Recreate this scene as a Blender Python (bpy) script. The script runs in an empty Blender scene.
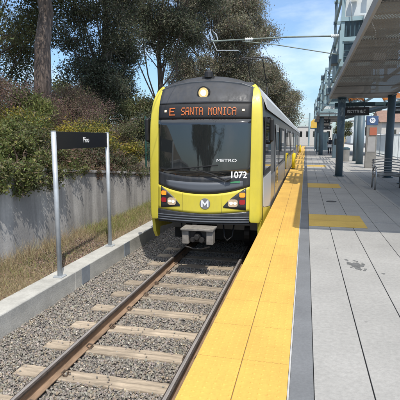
import bpy, bmesh, math, random
import numpy as np
from mathutils import Vector, Matrix

# ------------------------------------------------------------------ camera, sky, sun, exposure
SC = bpy.context.scene
COL = SC.collection
R = math.radians
cam_d = bpy.data.cameras.new('camera')
cam = bpy.data.objects.new('camera', cam_d)
COL.objects.link(cam)
SC.camera = cam
cam.location = (0, 0, 1.65)                       # eye above the platform, platform top is z = 0
cam.rotation_euler = (R(90 - 8.02), 0, R(13.417))
cam_d.sensor_width = 36
cam_d.lens = 39.6
cam_d.clip_start = 0.05
cam_d.clip_end = 5000

SUN_DIR = Vector((0.30, -0.57, 1.0)).normalized()  # towards the sun: behind the viewer, to the right
w = bpy.data.worlds.new('World')
SC.world = w
w.use_nodes = True
wn, wl = w.node_tree.nodes, w.node_tree.links
bg = wn['Background']
sky = wn.new('ShaderNodeTexSky')
sky.sky_type = 'NISHITA'
sky.sun_disc = False
sky.sun_elevation = math.asin(SUN_DIR.z)
sky.sun_rotation = math.atan2(SUN_DIR.x, SUN_DIR.y)
sky.altitude = 50
sky.air_density = 1.1
sky.dust_density = 0.6
sky.ozone_density = 1.0
tc = wn.new('ShaderNodeTexCoord')
mp = wn.new('ShaderNodeMapping')
mp.inputs['Scale'].default_value = (1.6, 1.6, 4.5)
mp.inputs['Location'].default_value = (0.35, 0.1, 0.2)
nz = wn.new('ShaderNodeTexNoise')
nz.inputs['Scale'].default_value = 2.6
nz.inputs['Detail'].default_value = 7
nz.inputs['Roughness'].default_value = 0.55
rp = wn.new('ShaderNodeValToRGB')
rp.color_ramp.elements[0].position = 0.50
rp.color_ramp.elements[0].color = (0, 0, 0, 1)
rp.color_ramp.elements[1].position = 0.80
rp.color_ramp.elements[1].color = (0.50, 0.50, 0.50, 1)
mx = wn.new('ShaderNodeMix')
mx.data_type = 'RGBA'
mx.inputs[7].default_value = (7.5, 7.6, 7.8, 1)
wl.new(tc.outputs['Generated'], mp.inputs['Vector'])
wl.new(mp.outputs['Vector'], nz.inputs['Vector'])
wl.new(nz.outputs['Fac'], rp.inputs['Fac'])
wl.new(rp.outputs['Color'], mx.inputs[0])
wl.new(sky.outputs['Color'], mx.inputs[6])
sepw = wn.new('ShaderNodeSeparateXYZ'); wl.new(tc.outputs['Generated'], sepw.inputs[0])
# the pale horizon band of the clear-sky model is toned down to the photograph's even blue
hz_ = wn.new('ShaderNodeValToRGB')
hz_.color_ramp.elements[0].position = 0.0; hz_.color_ramp.elements[0].color = (0.40, 0.50, 0.68, 1)
hz_.color_ramp.elements[1].position = 0.42; hz_.color_ramp.elements[1].color = (1, 1, 1, 1)
e_ = hz_.color_ramp.elements.new(0.16); e_.color = (0.62, 0.74, 0.90, 1)
wl.new(sepw.outputs[2], hz_.inputs['Fac'])
hm = wn.new('ShaderNodeMix'); hm.data_type = 'RGBA'; hm.blend_type = 'MULTIPLY'; hm.inputs[0].default_value = 1
wl.new(sky.outputs['Color'], hm.inputs[6]); wl.new(hz_.outputs['Color'], hm.inputs[7]); wl.new(hm.outputs[2], mx.inputs[6])
# unseen white added towards the zenith to neutralise the light in the shade
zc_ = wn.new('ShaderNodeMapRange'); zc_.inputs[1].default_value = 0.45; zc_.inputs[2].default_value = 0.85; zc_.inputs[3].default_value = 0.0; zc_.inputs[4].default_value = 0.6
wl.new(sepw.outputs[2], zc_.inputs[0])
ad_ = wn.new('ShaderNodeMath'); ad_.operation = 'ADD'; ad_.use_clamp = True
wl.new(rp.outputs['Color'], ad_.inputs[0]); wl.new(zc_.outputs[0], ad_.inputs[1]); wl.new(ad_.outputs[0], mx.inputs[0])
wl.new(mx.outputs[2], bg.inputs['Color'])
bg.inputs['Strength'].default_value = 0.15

sun_d = bpy.data.lights.new('sun', 'SUN')
sun_d.energy = 3.1
sun_d.angle = R(0.53)
sun_d.color = (1.0, 0.95, 0.87)
sun = bpy.data.objects.new('sun', sun_d)
COL.objects.link(sun)
sun.rotation_euler = SUN_DIR.to_track_quat('Z', 'Y').to_euler()
sun.location = (20, -20, 40)

SC.view_settings.view_transform = 'Standard'
SC.view_settings.look = 'None'
SC.view_settings.exposure = 0.45
SC.view_settings.gamma = 1
SC.view_settings.use_curve_mapping = False
SC.cycles.max_bounces = 6
SC.cycles.use_denoising = True

rnd = random.Random(7)
rng = np.random.default_rng(11)

# ------------------------------------------------------------------ helpers
def tag(o, label=None, cat=None, group=None, kind=None):
    if label: o['label'] = label
    if cat: o['category'] = cat
    if group: o['group'] = group
    if kind: o['kind'] = kind
    return o

def thing(name, label, cat, loc=(0, 0, 0), group=None, rz=0):
    o = bpy.data.objects.new(name, None)
    o.empty_display_size = 0.1
    COL.objects.link(o)
    o.location = loc
    o.rotation_euler = (0, 0, rz)
    return tag(o, label, cat, group)

def link(name, me, parent=None, local=False):
    o = bpy.data.objects.new(name, me)
    COL.objects.link(o)
    if parent is not None:
        o.parent = parent
        if not local:                      # the mesh is in world coordinates
            q = parent
            m = Matrix.Identity(4)
            while q is not None:
                m = (Matrix.Translation(q.location) @ q.rotation_euler.to_matrix().to_4x4()) @ m if q.type == 'EMPTY' else m
                q = q.parent
            if parent.type == 'EMPTY':
                o.matrix_parent_inverse = m.inverted()
    return o

def copy_tree(o, parent=None):
    c = o.copy()
    COL.objects.link(c)
    c.parent = parent
    if parent is not None:
        c.matrix_parent_inverse = o.matrix_parent_inverse.copy()
    for ch in o.children:
        copy_tree(ch, c)
    return c

class MB:
    def __init__(s):
        s.v = []; s.f = []; s.m = []; s.mi = 0
    def add(s, vs, fs):
        b = len(s.v)
        s.v += [tuple(p) for p in vs]
        for f in fs:
            s.f.append(tuple(i + b for i in f)); s.m.append(s.mi)
    def box(s, x0, x1, y0, y1, z0, z1):
        s.add([(x0,y0,z0),(x1,y0,z0),(x1,y1,z0),(x0,y1,z0),(x0,y0,z1),(x1,y0,z1),(x1,y1,z1),(x0,y1,z1)],
              [(0,3,2,1),(4,5,6,7),(0,1,5,4),(1,2,6,5),(2,3,7,6),(3,0,4,7)])
    def tube(s, pts, r, n=8, caps=True):
        pts = [Vector(p) for p in pts]
        rs = r if isinstance(r, (list, tuple)) else [r] * len(pts)
        rings = []
        up = Vector((0, 0, 1))
        prev = None
        for i, p in enumerate(pts):
            d = (pts[min(i + 1, len(pts) - 1)] - pts[max(i - 1, 0)]).normalized()
            a = prev if prev is not None else (up if abs(d.z) < 0.9 else Vector((1, 0, 0)))
            a = (a - d * a.dot(d))
            if a.length < 1e-6: a = Vector((0, 1, 0)) - d * d.y
            a.normalize(); prev = a
            b = d.cross(a)
            rings.append([p + (a * math.cos(2 * math.pi * k / n) + b * math.sin(2 * math.pi * k / n)) * rs[i] for k in range(n)])
        vs = [q for ring in rings for q in ring]
        fs = []
        for i in range(len(pts) - 1):
            for k in range(n):
                fs.append((i*n+k, i*n+(k+1) % n, (i+1)*n+(k+1) % n, (i+1)*n+k))
        if caps:
            fs.append(tuple(range(n))[::-1]); fs.append(tuple((len(pts)-1)*n + k for k in range(n)))
        s.add(vs, fs)
    def prism_y(s, prof, y0, y1):          # profile in (x, z), extruded along y
        n = len(prof)
        s.add([(x, y0, z) for x, z in prof] + [(x, y1, z) for x, z in prof],
              [(i, (i+1) % n, n+(i+1) % n, n+i) for i in range(n)] + [tuple(range(n))[::-1], tuple(range(n, 2*n))])
    def prism_x(s, prof, x0, x1):          # profile in (y, z), extruded along x
        n = len(prof)
        s.add([(x0, y, z) for y, z in prof] + [(x1, y, z) for y, z in prof],
              [(i, (i+1) % n, n+(i+1) % n, n+i) for i in range(n)] + [tuple(range(n))[::-1], tuple(range(n, 2*n))])
    def prism_z(s, prof, z0, z1):
        n = len(prof)
        s.add([(x, y, z0) for x, y in prof] + [(x, y, z1) for x, y in prof],
              [(i, (i+1) % n, n+(i+1) % n, n+i) for i in range(n)] + [tuple(range(n))[::-1], tuple(range(n, 2*n))])
    def build(s, name, mats, parent=None, smooth=False, bevel=0, local=False, fix=True, attr=None):
        me = bpy.data.meshes.new(name)
        me.from_pydata(s.v, [], s.f)
        if fix:
            bm = bmesh.new(); bm.from_mesh(me)
            bmesh.ops.recalc_face_normals(bm, faces=bm.faces)
            bm.to_mesh(me); bm.free()
        if not isinstance(mats, (list, tuple)): mats = [mats]
        for m in mats: me.materials.append(m)
        if len(mats) > 1:
            me.polygons.foreach_set('material_index', s.m)
        if smooth:
            me.polygons.foreach_set('use_smooth', [True] * len(me.polygons))
        o = link(name, me, parent, local)
        if bevel:
            b = o.modifiers.new('bevel', 'BEVEL'); b.width = bevel; b.segments = 2; b.limit_method = 'ANGLE'; b.angle_limit = R(40)
        return o

# ------------------------------------------------------------------ materials
def pmat(name, col, rough=0.7, metal=0.0, var=0.0, vscale=3.0, bump=0.0, bscale=40.0, spec=0.5, tint=None, stretch=(1,1,1), emit=None, estr=0.0, attr=False, transl=0.0, fine=0.0, fscale=60.0):
    m = bpy.data.materials.new(name)
    m.use_nodes = True
    n, l = m.node_tree.nodes, m.node_tree.links
    p = n['Principled BSDF']
    p.inputs['Base Color'].default_value = (*col, 1)
    p.inputs['Roughness'].default_value = rough
    p.inputs['Metallic'].default_value = metal
    p.inputs['Specular IOR Level'].default_value = spec
    t = n.new('ShaderNodeTexCoord')
    mpg = n.new('ShaderNodeMapping'); mpg.inputs['Scale'].default_value = stretch
    l.new(t.outputs['Object'], mpg.inputs['Vector'])
    cur = None
    if var > 0:
        a = n.new('ShaderNodeTexNoise'); a.inputs['Scale'].default_value = vscale; a.inputs['Detail'].default_value = 6; a.inputs['Roughness'].default_value = 0.6
        l.new(mpg.outputs['Vector'], a.inputs['Vector'])
        r = n.new('ShaderNodeValToRGB')
        c2 = tint if tint else tuple(c * (1 - var) for c in col)
        r.color_ramp.elements[0].position = 0.35; r.color_ramp.elements[0].color = (*c2, 1)
        r.color_ramp.elements[1].position = 0.65; r.color_ramp.elements[1].color = (*[min(1, c * (1 + var * 0.35)) for c in col], 1)
        l.new(a.outputs['Fac'], r.inputs['Fac'])
        cur = r.outputs['Color']
    if fine > 0:
        a = n.new('ShaderNodeTexNoise'); a.inputs['Scale'].default_value = fscale; a.inputs['Detail'].default_value = 3
        l.new(mpg.outputs['Vector'], a.inputs['Vector'])
        mr = n.new('ShaderNodeMapRange'); mr.inputs[1].default_value = 0.3; mr.inputs[2].default_value = 0.7
        mr.inputs[3].default_value = 1 - fine; mr.inputs[4].default_value = 1 + fine
        l.new(a.outputs['Fac'], mr.inputs[0])
        mm = n.new('ShaderNodeMix'); mm.data_type = 'RGBA'; mm.blend_type = 'MULTIPLY'; mm.inputs[0].default_value = 1
        if cur is not None: l.new(cur, mm.inputs[6])
        else: mm.inputs[6].default_value = (*col, 1)
        l.new(mr.outputs[0], mm.inputs[7])
        cur = mm.outputs[2]
    if attr:
        at = n.new('ShaderNodeAttribute'); at.attribute_name = 'tone'
        mm = n.new('ShaderNodeMix'); mm.data_type = 'RGBA'; mm.blend_type = 'MULTIPLY'; mm.inputs[0].default_value = 1
        if cur is not None: l.new(cur, mm.inputs[6])
        else: mm.inputs[6].default_value = (*col, 1)
        l.new(at.outputs['Color'], mm.inputs[7])
        cur = mm.outputs[2]
    if cur is not None: l.new(cur, p.inputs['Base Color'])
    if bump > 0:
        b = n.new('ShaderNodeTexNoise'); b.inputs['Scale'].default_value = bscale; b.inputs['Detail'].default_value = 5
        l.new(mpg.outputs['Vector'], b.inputs['Vector'])
        bb = n.new('ShaderNodeBump'); bb.inputs['Strength'].default_value = bump; bb.inputs['Distance'].default_value = 0.02
        l.new(b.outputs['Fac'], bb.inputs['Height'])
        l.new(bb.outputs['Normal'], p.inputs['Normal'])
    if emit:
        p.inputs['Emission Color'].default_value = (*emit, 1)
        p.inputs['Emission Strength'].default_value = estr
    if transl > 0:
        tr = n.new('ShaderNodeBsdfTranslucent')
        if cur is not None: l.new(cur, tr.inputs['Color'])
        else: tr.inputs['Color'].default_value = (*col, 1)
        ms = n.new('ShaderNodeMixShader'); ms.inputs[0].default_value = transl
        l.new(p.outputs[0], ms.inputs[1]); l.new(tr.outputs[0], ms.inputs[2])
        l.new(ms.outputs[0], n['Material Output'].inputs['Surface'])
    return m

M = {}
M['earth'] = pmat('earth', (0.16, 0.13, 0.09), 0.95, var=0.4, vscale=0.6, bump=0.5, bscale=8)
M['ballast_bed'] = pmat('ballast_bed', (0.13, 0.122, 0.115), 0.95, var=0.5, vscale=38, bump=1.0, bscale=60)
M['stone'] = pmat('stone', (0.262, 0.237, 0.205), 0.9, attr=True, fine=0.25, fscale=90)
M['conc'] = pmat('pale_concrete', (0.46, 0.445, 0.41), 0.9, var=0.12, vscale=1.3, bump=0.15, bscale=70, fine=0.07, fscale=35)
def deck_mat():
    m = pmat('deck_concrete', (0.335, 0.325, 0.303), 0.9, var=0.13, vscale=0.9, bump=0.2, bscale=70, fine=0.09, fscale=28)
    n, l = m.node_tree.nodes, m.node_tree.links
    p = n['Principled BSDF']; src = p.inputs['Base Color'].links[0].from_socket
    t = n.new('ShaderNodeTexCoord')
    v = n.new('ShaderNodeTexVoronoi'); v.inputs['Scale'].default_value = 2.3; l.new(t.outputs['Object'], v.inputs['Vector'])
    z = n.new('ShaderNodeTexNoise'); z.inputs['Scale'].default_value = 30; l.new(t.outputs['Object'], z.inputs['Vector'])
    a = n.new('ShaderNodeMath'); a.operation = 'MULTIPLY_ADD'; l.new(z.outputs['Fac'], a.inputs[0]); a.inputs[1].default_value = 0.05; l.new(v.outputs['Distance'], a.inputs[2])
    b = n.new('ShaderNodeMapRange'); b.inputs[1].default_value = 0.050; b.inputs[2].default_value = 0.075; b.inputs[3].default_value = 0.55; b.inputs[4].default_value = 0.0; l.new(a.outputs[0], b.inputs[0])
    g2 = n.new('ShaderNodeTexNoise'); g2.inputs['Scale'].default_value = 5; g2.inputs['Detail'].default_value = 9; g2.inputs['Roughness'].default_value = 0.75; l.new(t.outputs['Object'], g2.inputs['Vector'])
    r = n.new('ShaderNodeMapRange'); r.inputs[1].default_value = 0.60; r.inputs[2].default_value = 0.76; r.inputs[3].default_value = 0; r.inputs[4].default_value = 0.35; l.new(g2.outputs['Fac'], r.inputs[0])
    mxx = n.new('ShaderNodeMath'); mxx.operation = 'MAXIMUM'; l.new(b.outputs[0], mxx.inputs[0]); l.new(r.outputs[0], mxx.inputs[1])
    k = n.new('ShaderNodeMix'); k.data_type = 'RGBA'; l.new(mxx.outputs[0], k.inputs[0]); l.new(src, k.inputs[6]); k.inputs[7].default_value = (0.17, 0.165, 0.155, 1)
    l.new(k.outputs[2], p.inputs['Base Color'])
    return m
M['deck'] = deck_mat()
M['kerb'] = pmat('kerb_concrete', (0.47, 0.46, 0.42), 0.9, var=0.22, vscale=2.2, bump=0.25, bscale=50, fine=0.08, fscale=30)
M['plate'] = pmat('grey_patch', (0.25, 0.28, 0.31), 0.6, var=0.15, vscale=8)
M['grey_band'] = pmat('grey_edge_band', (0.165, 0.170, 0.175), 0.85, var=0.15, vscale=2.0, bump=0.1, bscale=60, fine=0.08, fscale=50)
M['joint'] = pmat('dark_joint', (0.03, 0.03, 0.03), 0.95)
M['white_edge'] = pmat('white_trim', (0.46, 0.45, 0.43), 0.7, var=0.2, vscale=9)
M['stain'] = pmat('stain', (0.135, 0.135, 0.13), 0.9, var=0.3, vscale=14)
M['rail_rust'] = pmat('rusty_rail', (0.30, 0.20, 0.13), 0.88, var=0.4, vscale=9, bump=0.3, bscale=60, stretch=(1,0.3,1))
M['rail_top'] = pmat('worn_rail_head', (0.36, 0.33, 0.31), 0.5, metal=0.25, var=0.3, vscale=12, stretch=(4,0.25,1))
M['rail_dark'] = pmat('oily_rail_edge', (0.055, 0.042, 0.035), 0.7, var=0.4, vscale=14)
M['tie'] = pmat('dusty_tie_timber', (0.41, 0.335, 0.25), 0.92, var=0.45, vscale=5, bump=0.4, bscale=25, stretch=(0.35, 3, 1), fine=0.12, fscale=30)
def object_random(m, lo, hi):
    n, l = m.node_tree.nodes, m.node_tree.links
    p = n['Principled BSDF']; src = p.inputs['Base Color'].links[0].from_socket
    oi = n.new('ShaderNodeObjectInfo'); mr = n.new('ShaderNodeMapRange'); mr.inputs[3].default_value = lo; mr.inputs[4].default_value = hi
    l.new(oi.outputs['Random'], mr.inputs[0])
    k = n.new('ShaderNodeMix'); k.data_type = 'RGBA'; k.blend_type = 'MULTIPLY'; k.inputs[0].default_value = 1
    l.new(src, k.inputs[6]); l.new(mr.outputs[0], k.inputs[7]); l.new(k.outputs[2], p.inputs['Base Color'])
object_random(M['tie'], 0.72, 1.15)
M['clip'] = pmat('clip_steel', (0.13, 0.095, 0.07), 0.7, metal=0.3)
M['galv'] = pmat('galvanised_steel', (0.50, 0.53, 0.55), 0.5, metal=0.35, var=0.15, vscale=6)
M['arm'] = pmat('weathered_arm', (0.20, 0.24, 0.21), 0.6, var=0.3, vscale=5)
M['sign_black'] = pmat('sign_black', (0.012, 0.013, 0.017), 0.45)
M['white_paint'] = pmat('white_lettering', (0.8, 0.8, 0.8), 0.6)
M['teal'] = pmat('blue_green_steel', (0.088, 0.130, 0.155), 0.5, var=0.12, vscale=2.5)
M['teal_lt'] = pmat('pale_blue_steel', (0.26, 0.36, 0.38), 0.5, var=0.12, vscale=3)
M['teal_dk'] = pmat('dark_teal_steel', (0.03, 0.065, 0.08), 0.5)
M['white_metal'] = pmat('white_painted_steel', (0.62, 0.65, 0.64), 0.5, var=0.15, vscale=2)
M['fascia'] = pmat('fascia_grey', (0.36, 0.35, 0.34), 0.55, var=0.1, vscale=3)
M['roof_solid'] = pmat('roof_sheet', (0.18, 0.175, 0.165), 0.55, var=0.2, vscale=1.0)
M['soffit'] = pmat('soffit_metal', (0.215, 0.205, 0.19), 0.55, var=0.2, vscale=1.0, stretch=(0.3, 3, 1))
M['steel'] = pmat('brushed_steel', (0.42, 0.42, 0.42), 0.35, metal=0.9)
M['lat_back'] = pmat('slate_panel', (0.12, 0.17, 0.19), 0.5, var=0.5, vscale=1.2, stretch=(2.5, 1, 1))
def perforate(m, px, py):
    n, l = m.node_tree.nodes, m.node_tree.links
    p = n['Principled BSDF']; src = p.inputs['Base Color'].links[0].from_socket
    t = n.new('ShaderNodeTexCoord'); sep = n.new('ShaderNodeSeparateXYZ'); l.new(t.outputs['Object'], sep.inputs[0])
    def mt(op, a, b):
        q = n.new('ShaderNodeMath'); q.operation = op
        for i, v in enumerate((a, b)):
            if isinstance(v, (int, float)): q.inputs[i].default_value = v
            else: l.new(v, q.inputs[i])
        return q.outputs[0]
    a = mt('SINE', mt('MULTIPLY', sep.outputs[0], 2 * math.pi / px), 0); b = mt('SINE', mt('MULTIPLY', sep.outputs[1], 2 * math.pi / py), 0)
    h = mt('GREATER_THAN', mt('MULTIPLY', a, b), 0.20)
    tr_ = n.new('ShaderNodeBsdfTransparent'); ms = n.new('ShaderNodeMixShader')
    l.new(mt('MULTIPLY', h, 0.30), ms.inputs[0]); l.new(p.outputs[0], ms.inputs[1]); l.new(tr_.outputs[0], ms.inputs[2])
    l.new(ms.outputs[0], n['Material Output'].inputs['Surface'])
perforate(M['soffit'], 0.05, 0.05)
M['orange'] = pmat('orange_panel', (0.55, 0.20, 0.03), 0.5, transl=0.5, var=0.2, vscale=4)
M['yellow_sign'] = pmat('yellow_sign_face', (0.75, 0.47, 0.08), 0.6, var=0.1, vscale=3)
M['yellow_post'] = pmat('yellow_plastic', (0.75, 0.56, 0.01), 0.5)
M['blue'] = pmat('blue_panel', (0.06, 0.11, 0.22), 0.4)
M['red'] = pmat('red_panel', (0.42, 0.13, 0.075), 0.5)
M['pylon_grey'] = pmat('pylon_grey', (0.23, 0.22, 0.2), 0.5, var=0.15, vscale=4)
M['t_yellow'] = pmat('train_yellow', (0.63, 0.53, 0.055), 0.36, var=0.08, vscale=2)
def grime(m, amt, col):
    n, l = m.node_tree.nodes, m.node_tree.links
    p = n['Principled BSDF']; src = p.inputs['Base Color'].links[0].from_socket
    t = n.new('ShaderNodeTexCoord'); g = n.new('ShaderNodeMapping'); g.inputs['Scale'].default_value = (3.5, 3.5, 0.9); l.new(t.outputs['Object'], g.inputs['Vector'])
    z = n.new('ShaderNodeTexNoise'); z.inputs['Scale'].default_value = 3.0; z.inputs['Detail'].default_value = 9; z.inputs['Roughness'].default_value = 0.72; l.new(g.outputs['Vector'], z.inputs['Vector'])
    r = n.new('ShaderNodeMapRange'); r.inputs[1].default_value = 0.46; r.inputs[2].default_value = 0.74; r.inputs[3].default_value = 0; r.inputs[4].default_value = amt; l.new(z.outputs['Fac'], r.inputs[0])
    k = n.new('ShaderNodeMix'); k.data_type = 'RGBA'; l.new(r.outputs[0], k.inputs[0]); l.new(src, k.inputs[6]); k.inputs[7].default_value = (*col, 1); l.new(k.outputs[2], p.inputs['Base Color'])
    q = n.new('ShaderNodeMapRange'); q.inputs[1].default_value = 0.35; q.inputs[2].default_value = 0.7; q.inputs[3].default_value = p.inputs['Roughness'].default_value * 0.75; q.inputs[4].default_value = min(1, p.inputs['Roughness'].default_value * 1.7)
    l.new(z.outputs['Fac'], q.inputs[0]); l.new(q.outputs[0], p.inputs['Roughness'])
grime(M['t_yellow'], 0.22, (0.36, 0.30, 0.09))
M['t_black'] = pmat('train_black', (0.028, 0.030, 0.034), 0.35, var=0.2, vscale=2)
M['t_cap'] = pmat('train_roof_cap', (0.042, 0.045, 0.052), 0.5, var=0.3, vscale=2.5)
M['t_grey'] = pmat('train_dash_grey', (0.10, 0.11, 0.125), 0.4)
M['t_silver'] = pmat('train_silver', (0.42, 0.42, 0.43), 0.28, metal=0.7, var=0.1, vscale=3)
M['t_side_dark'] = pmat('train_side_dark', (0.10, 0.105, 0.11), 0.3, metal=0.5)
M['t_white'] = pmat('train_pale_grey', (0.52, 0.53, 0.54), 0.4)
grime(M['t_black'], 0.5, (0.075, 0.07, 0.062)); grime(M['t_cap'], 0.5, (0.09, 0.085, 0.075))
M['t_glass'] = pmat('train_glass', (0.016, 0.018, 0.018), 0.03, spec=0.7)
M['t_glass'].node_tree.nodes['Principled BSDF'].inputs['IOR'].default_value = 1.65
M['under'] = pmat('underframe', (0.02, 0.02, 0.02), 0.8)
M['rubber'] = pmat('rubber', (0.012, 0.012, 0.013), 0.6)
M['coupler'] = pmat('coupler_grey', (0.23, 0.21, 0.185), 0.6, var=0.3, vscale=12)
M['iron'] = pmat('dark_iron', (0.05, 0.047, 0.045), 0.5, metal=0.6)
M['lamp'] = pmat('lamp_lens', (0.45, 0.34, 0.15), 0.25, emit=(1.0, 0.72, 0.28), estr=0.35)
M['headlamp'] = pmat('headlamp_lens', (0.30, 0.24, 0.18), 0.12, emit=(1.0, 0.72, 0.40), estr=0.22)
M['bulb'] = pmat('bulb', (0.8, 0.7, 0.5), 0.2, emit=(1.0, 0.90, 0.68), estr=1.6)
M['amber'] = pmat('amber_lens', (0.8, 0.25, 0.02), 0.25, emit=(1.0, 0.30, 0.02), estr=0.45)
M['redlens'] = pmat('red_lens', (0.35, 0.015, 0.02), 0.2)
M['led'] = pmat('amber_leds', (0.30, 0.08, 0.02), 0.5, emit=(1.0, 0.27, 0.07), estr=0.42)
M['ledw'] = pmat('warm_marker', (0.5, 0.4, 0.3), 0.4, emit=(1.0, 0.75, 0.45), estr=1.0)
M['green_reflect'] = pmat('green_sticker', (0.06, 0.25, 0.12), 0.4)
M['mask_grey'] = pmat('emblem_grey', (0.2, 0.2, 0.21), 0.4)
M['bark'] = pmat('bark', (0.165, 0.125, 0.10), 0.95, var=0.6, vscale=3.0, bump=1.0, bscale=7, stretch=(3, 3, 0.45), fine=0.35, fscale=8)
M['bark_pale'] = pmat('pale_bark', (0.25, 0.22, 0.19), 0.9, var=0.4, vscale=2.0, bump=0.6, bscale=9, stretch=(2, 2, 0.4))
M['twig'] = pmat('dry_twigs', (0.17, 0.12, 0.09), 0.95)
def leafmat(name, a, b, vscale=0.8, transl=0.38):
    return pmat(name, a, 0.55, var=0.3, vscale=vscale, tint=b, attr=True, transl=transl, spec=0.3)
M['leaf_dark'] = leafmat('leaf_dark', (0.150, 0.155, 0.100), (0.085, 0.094, 0.062))
M['leaf_euc'] = leafmat('leaf_eucalyptus', (0.255, 0.235, 0.160), (0.160, 0.152, 0.108))
M['leaf_olive'] = leafmat('leaf_olive', (0.155, 0.160, 0.074), (0.092, 0.100, 0.048))
M['leaf_green'] = leafmat('leaf_green', (0.150, 0.172, 0.058), (0.085, 0.105, 0.036))
M['leaf_bright'] = leafmat('leaf_bright', (0.210, 0.230, 0.075), (0.125, 0.145, 0.048))
M['leaf_brown'] = leafmat('leaf_brown', (0.225, 0.150, 0.105), (0.125, 0.085, 0.062))
M['leaf_mauve'] = leafmat('leaf_mauve', (0.21, 0.135, 0.120), (0.11, 0.075, 0.065))
M['leaf_yellow'] = leafmat('leaf_yellow', (0.42, 0.35, 0.06), (0.22, 0.19, 0.04))
M['straw'] = pmat('straw', (0.40, 0.32, 0.19), 0.9, attr=True, transl=0.2)
M['grass_green'] = pmat('grass_green', (0.20, 0.23, 0.06), 0.9, attr=True, transl=0.2)
M['litter'] = pmat('leaf_litter', (0.20, 0.145, 0.11), 0.95, attr=True)
M['wall'] = None
M['bark_dark'] = M['bark']
M['fence_green'] = pmat('green_fence', (0.02, 0.075, 0.06), 0.6)
M['skin'] = pmat('skin', (0.35, 0.21, 0.15), 0.6)
M['hair'] = pmat('hair', (0.015, 0.012, 0.01), 0.6)
M['cloth_dark'] = pmat('dark_cloth', (0.02, 0.022, 0.03), 0.9)
M['cloth_white'] = pmat('white_cloth', (0.7, 0.7, 0.68), 0.9)
M['truck_white'] = pmat('white_vehicle_paint', (0.75, 0.75, 0.74), 0.4)
M['stucco'] = pmat('pale_stucco', (0.55, 0.52, 0.47), 0.9, var=0.1)
M['rooftile'] = pmat('roof_tile', (0.25, 0.155, 0.115), 0.9, var=0.2, vscale=3)
M['asphalt'] = pmat('asphalt', (0.06, 0.06, 0.062), 0.95, var=0.2)

# wall concrete: grey with slanted dark streaks running down it
def wall_mat():
    m = pmat('streaked_wall', (0.48, 0.465, 0.445), 0.92, var=0.2, vscale=0.9, bump=0.25, bscale=18, fine=0.07, fscale=22)
    n, l = m.node_tree.nodes, m.node_tree.links
    p = n['Principled BSDF']
    src = p.inputs['Base Color'].links[0].from_socket
    t = n.new('ShaderNodeTexCoord'); g = n.new('ShaderNodeMapping'); g.inputs['Scale'].default_value = (1, 2.0, 0.22)
    g.inputs['Rotation'].default_value = (R(9), 0, 0)
    z = n.new('ShaderNodeTexNoise'); z.inputs['Scale'].default_value = 1.5; z.inputs['Detail'].default_value = 3
    r = n.new('ShaderNodeValToRGB'); r.color_ramp.elements[0].position = 0.42; r.color_ramp.elements[0].color = (0.55, 0.55, 0.56, 1)
    r.color_ramp.elements[1].position = 0.58; r.color_ramp.elements[1].color = (1, 1, 1, 1)
    k = n.new('ShaderNodeMix'); k.data_type = 'RGBA'; k.blend_type = 'MULTIPLY'; k.inputs[0].default_value = 0.8
    l.new(t.outputs['Object'], g.inputs['Vector']); l.new(g.outputs['Vector'], z.inputs['Vector']); l.new(z.outputs['Fac'], r.inputs['Fac'])
    l.new(src, k.inputs[6]); l.new(r.outputs['Color'], k.inputs[7]); l.new(k.outputs[2], p.inputs['Base Color'])
    return m
M['wall'] = wall_mat()

# tactile paving: yellow sheets with small domes in a square grid, tile seams and scuffs
def tactile_mat(name, col, ox):
    m = pmat(name, col, 0.75, var=0.10, vscale=1.6, fine=0.05, fscale=40, stretch=(1, 0.6, 1), tint=(col[0]*0.88, col[1]*0.84, col[2]*0.85))
    n, l = m.node_tree.nodes, m.node_tree.links
    p = n['Principled BSDF']
    t = n.new('ShaderNodeTexCoord'); sep = n.new('ShaderNodeSeparateXYZ'); l.new(t.outputs['Object'], sep.inputs[0])
    def math_(op, a, b=None):
        q = n.new('ShaderNodeMath'); q.operation = op
        for i, s_ in enumerate((a, b)):
            if s_ is None: continue
            if isinstance(s_, (int, float)): q.inputs[i].default_value = s_
            else: l.new(s_, q.inputs[i])
        return q.outputs[0]
    hs = []
    for ax in (0, 1):
        q = math_('MULTIPLY', sep.outputs[ax], 2 * math.pi / 0.06)
        hs.append(math_('SINE', q))
    h = math_('MULTIPLY', hs[0], hs[1]); h = math_('ABSOLUTE', h); h = math_('POWER', h, 1.6)
    b = n.new('ShaderNodeBump'); b.inputs['Strength'].default_value = 0.15; b.inputs['Distance'].default_value = 0.003
    l.new(h, b.inputs['Height']); l.new(b.outputs['Normal'], p.inputs['Normal'])
    # seams across every 0.61 m
    fy = math_('MODULO', math_('ADD', sep.outputs[1], 100.0), 0.61)
    s1 = math_('LESS_THAN', fy, 0.006)
    src = p.inputs['Base Color'].links[0].from_socket
    k = n.new('ShaderNodeMix'); k.data_type = 'RGBA'; l.new(math_('MULTIPLY', s1, 0.55), k.inputs[0]); l.new(src, k.inputs[6]); k.inputs[7].default_value = (col[0]*0.4, col[1]*0.36, col[2]*0.4, 1)
    # scuffed blotches
    z = n.new('ShaderNodeTexNoise'); z.inputs['Scale'].default_value = 7; z.inputs['Detail'].default_value = 8; z.inputs['Roughness'].default_value = 0.7
    l.new(t.outputs['Object'], z.inputs['Vector'])
    r = n.new('ShaderNodeValToRGB'); r.color_ramp.elements[0].position = 0.60; r.color_ramp.elements[0].color = (0,0,0,1); r.color_ramp.elements[1].position = 0.75; r.color_ramp.elements[1].color = (0.62,0.62,0.62,1)
    l.new(z.outputs['Fac'], r.inputs['Fac'])
    k2 = n.new('ShaderNodeMix'); k2.data_type = 'RGBA'; l.new(r.outputs['Color'], k2.inputs[0]); l.new(k.outputs[2], k2.inputs[6]); k2.inputs[7].default_value = (col[0]*0.72, col[1]*0.62, col[2]*0.7, 1)
    l.new(k2.outputs[2], p.inputs['Base Color'])
    return m
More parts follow.
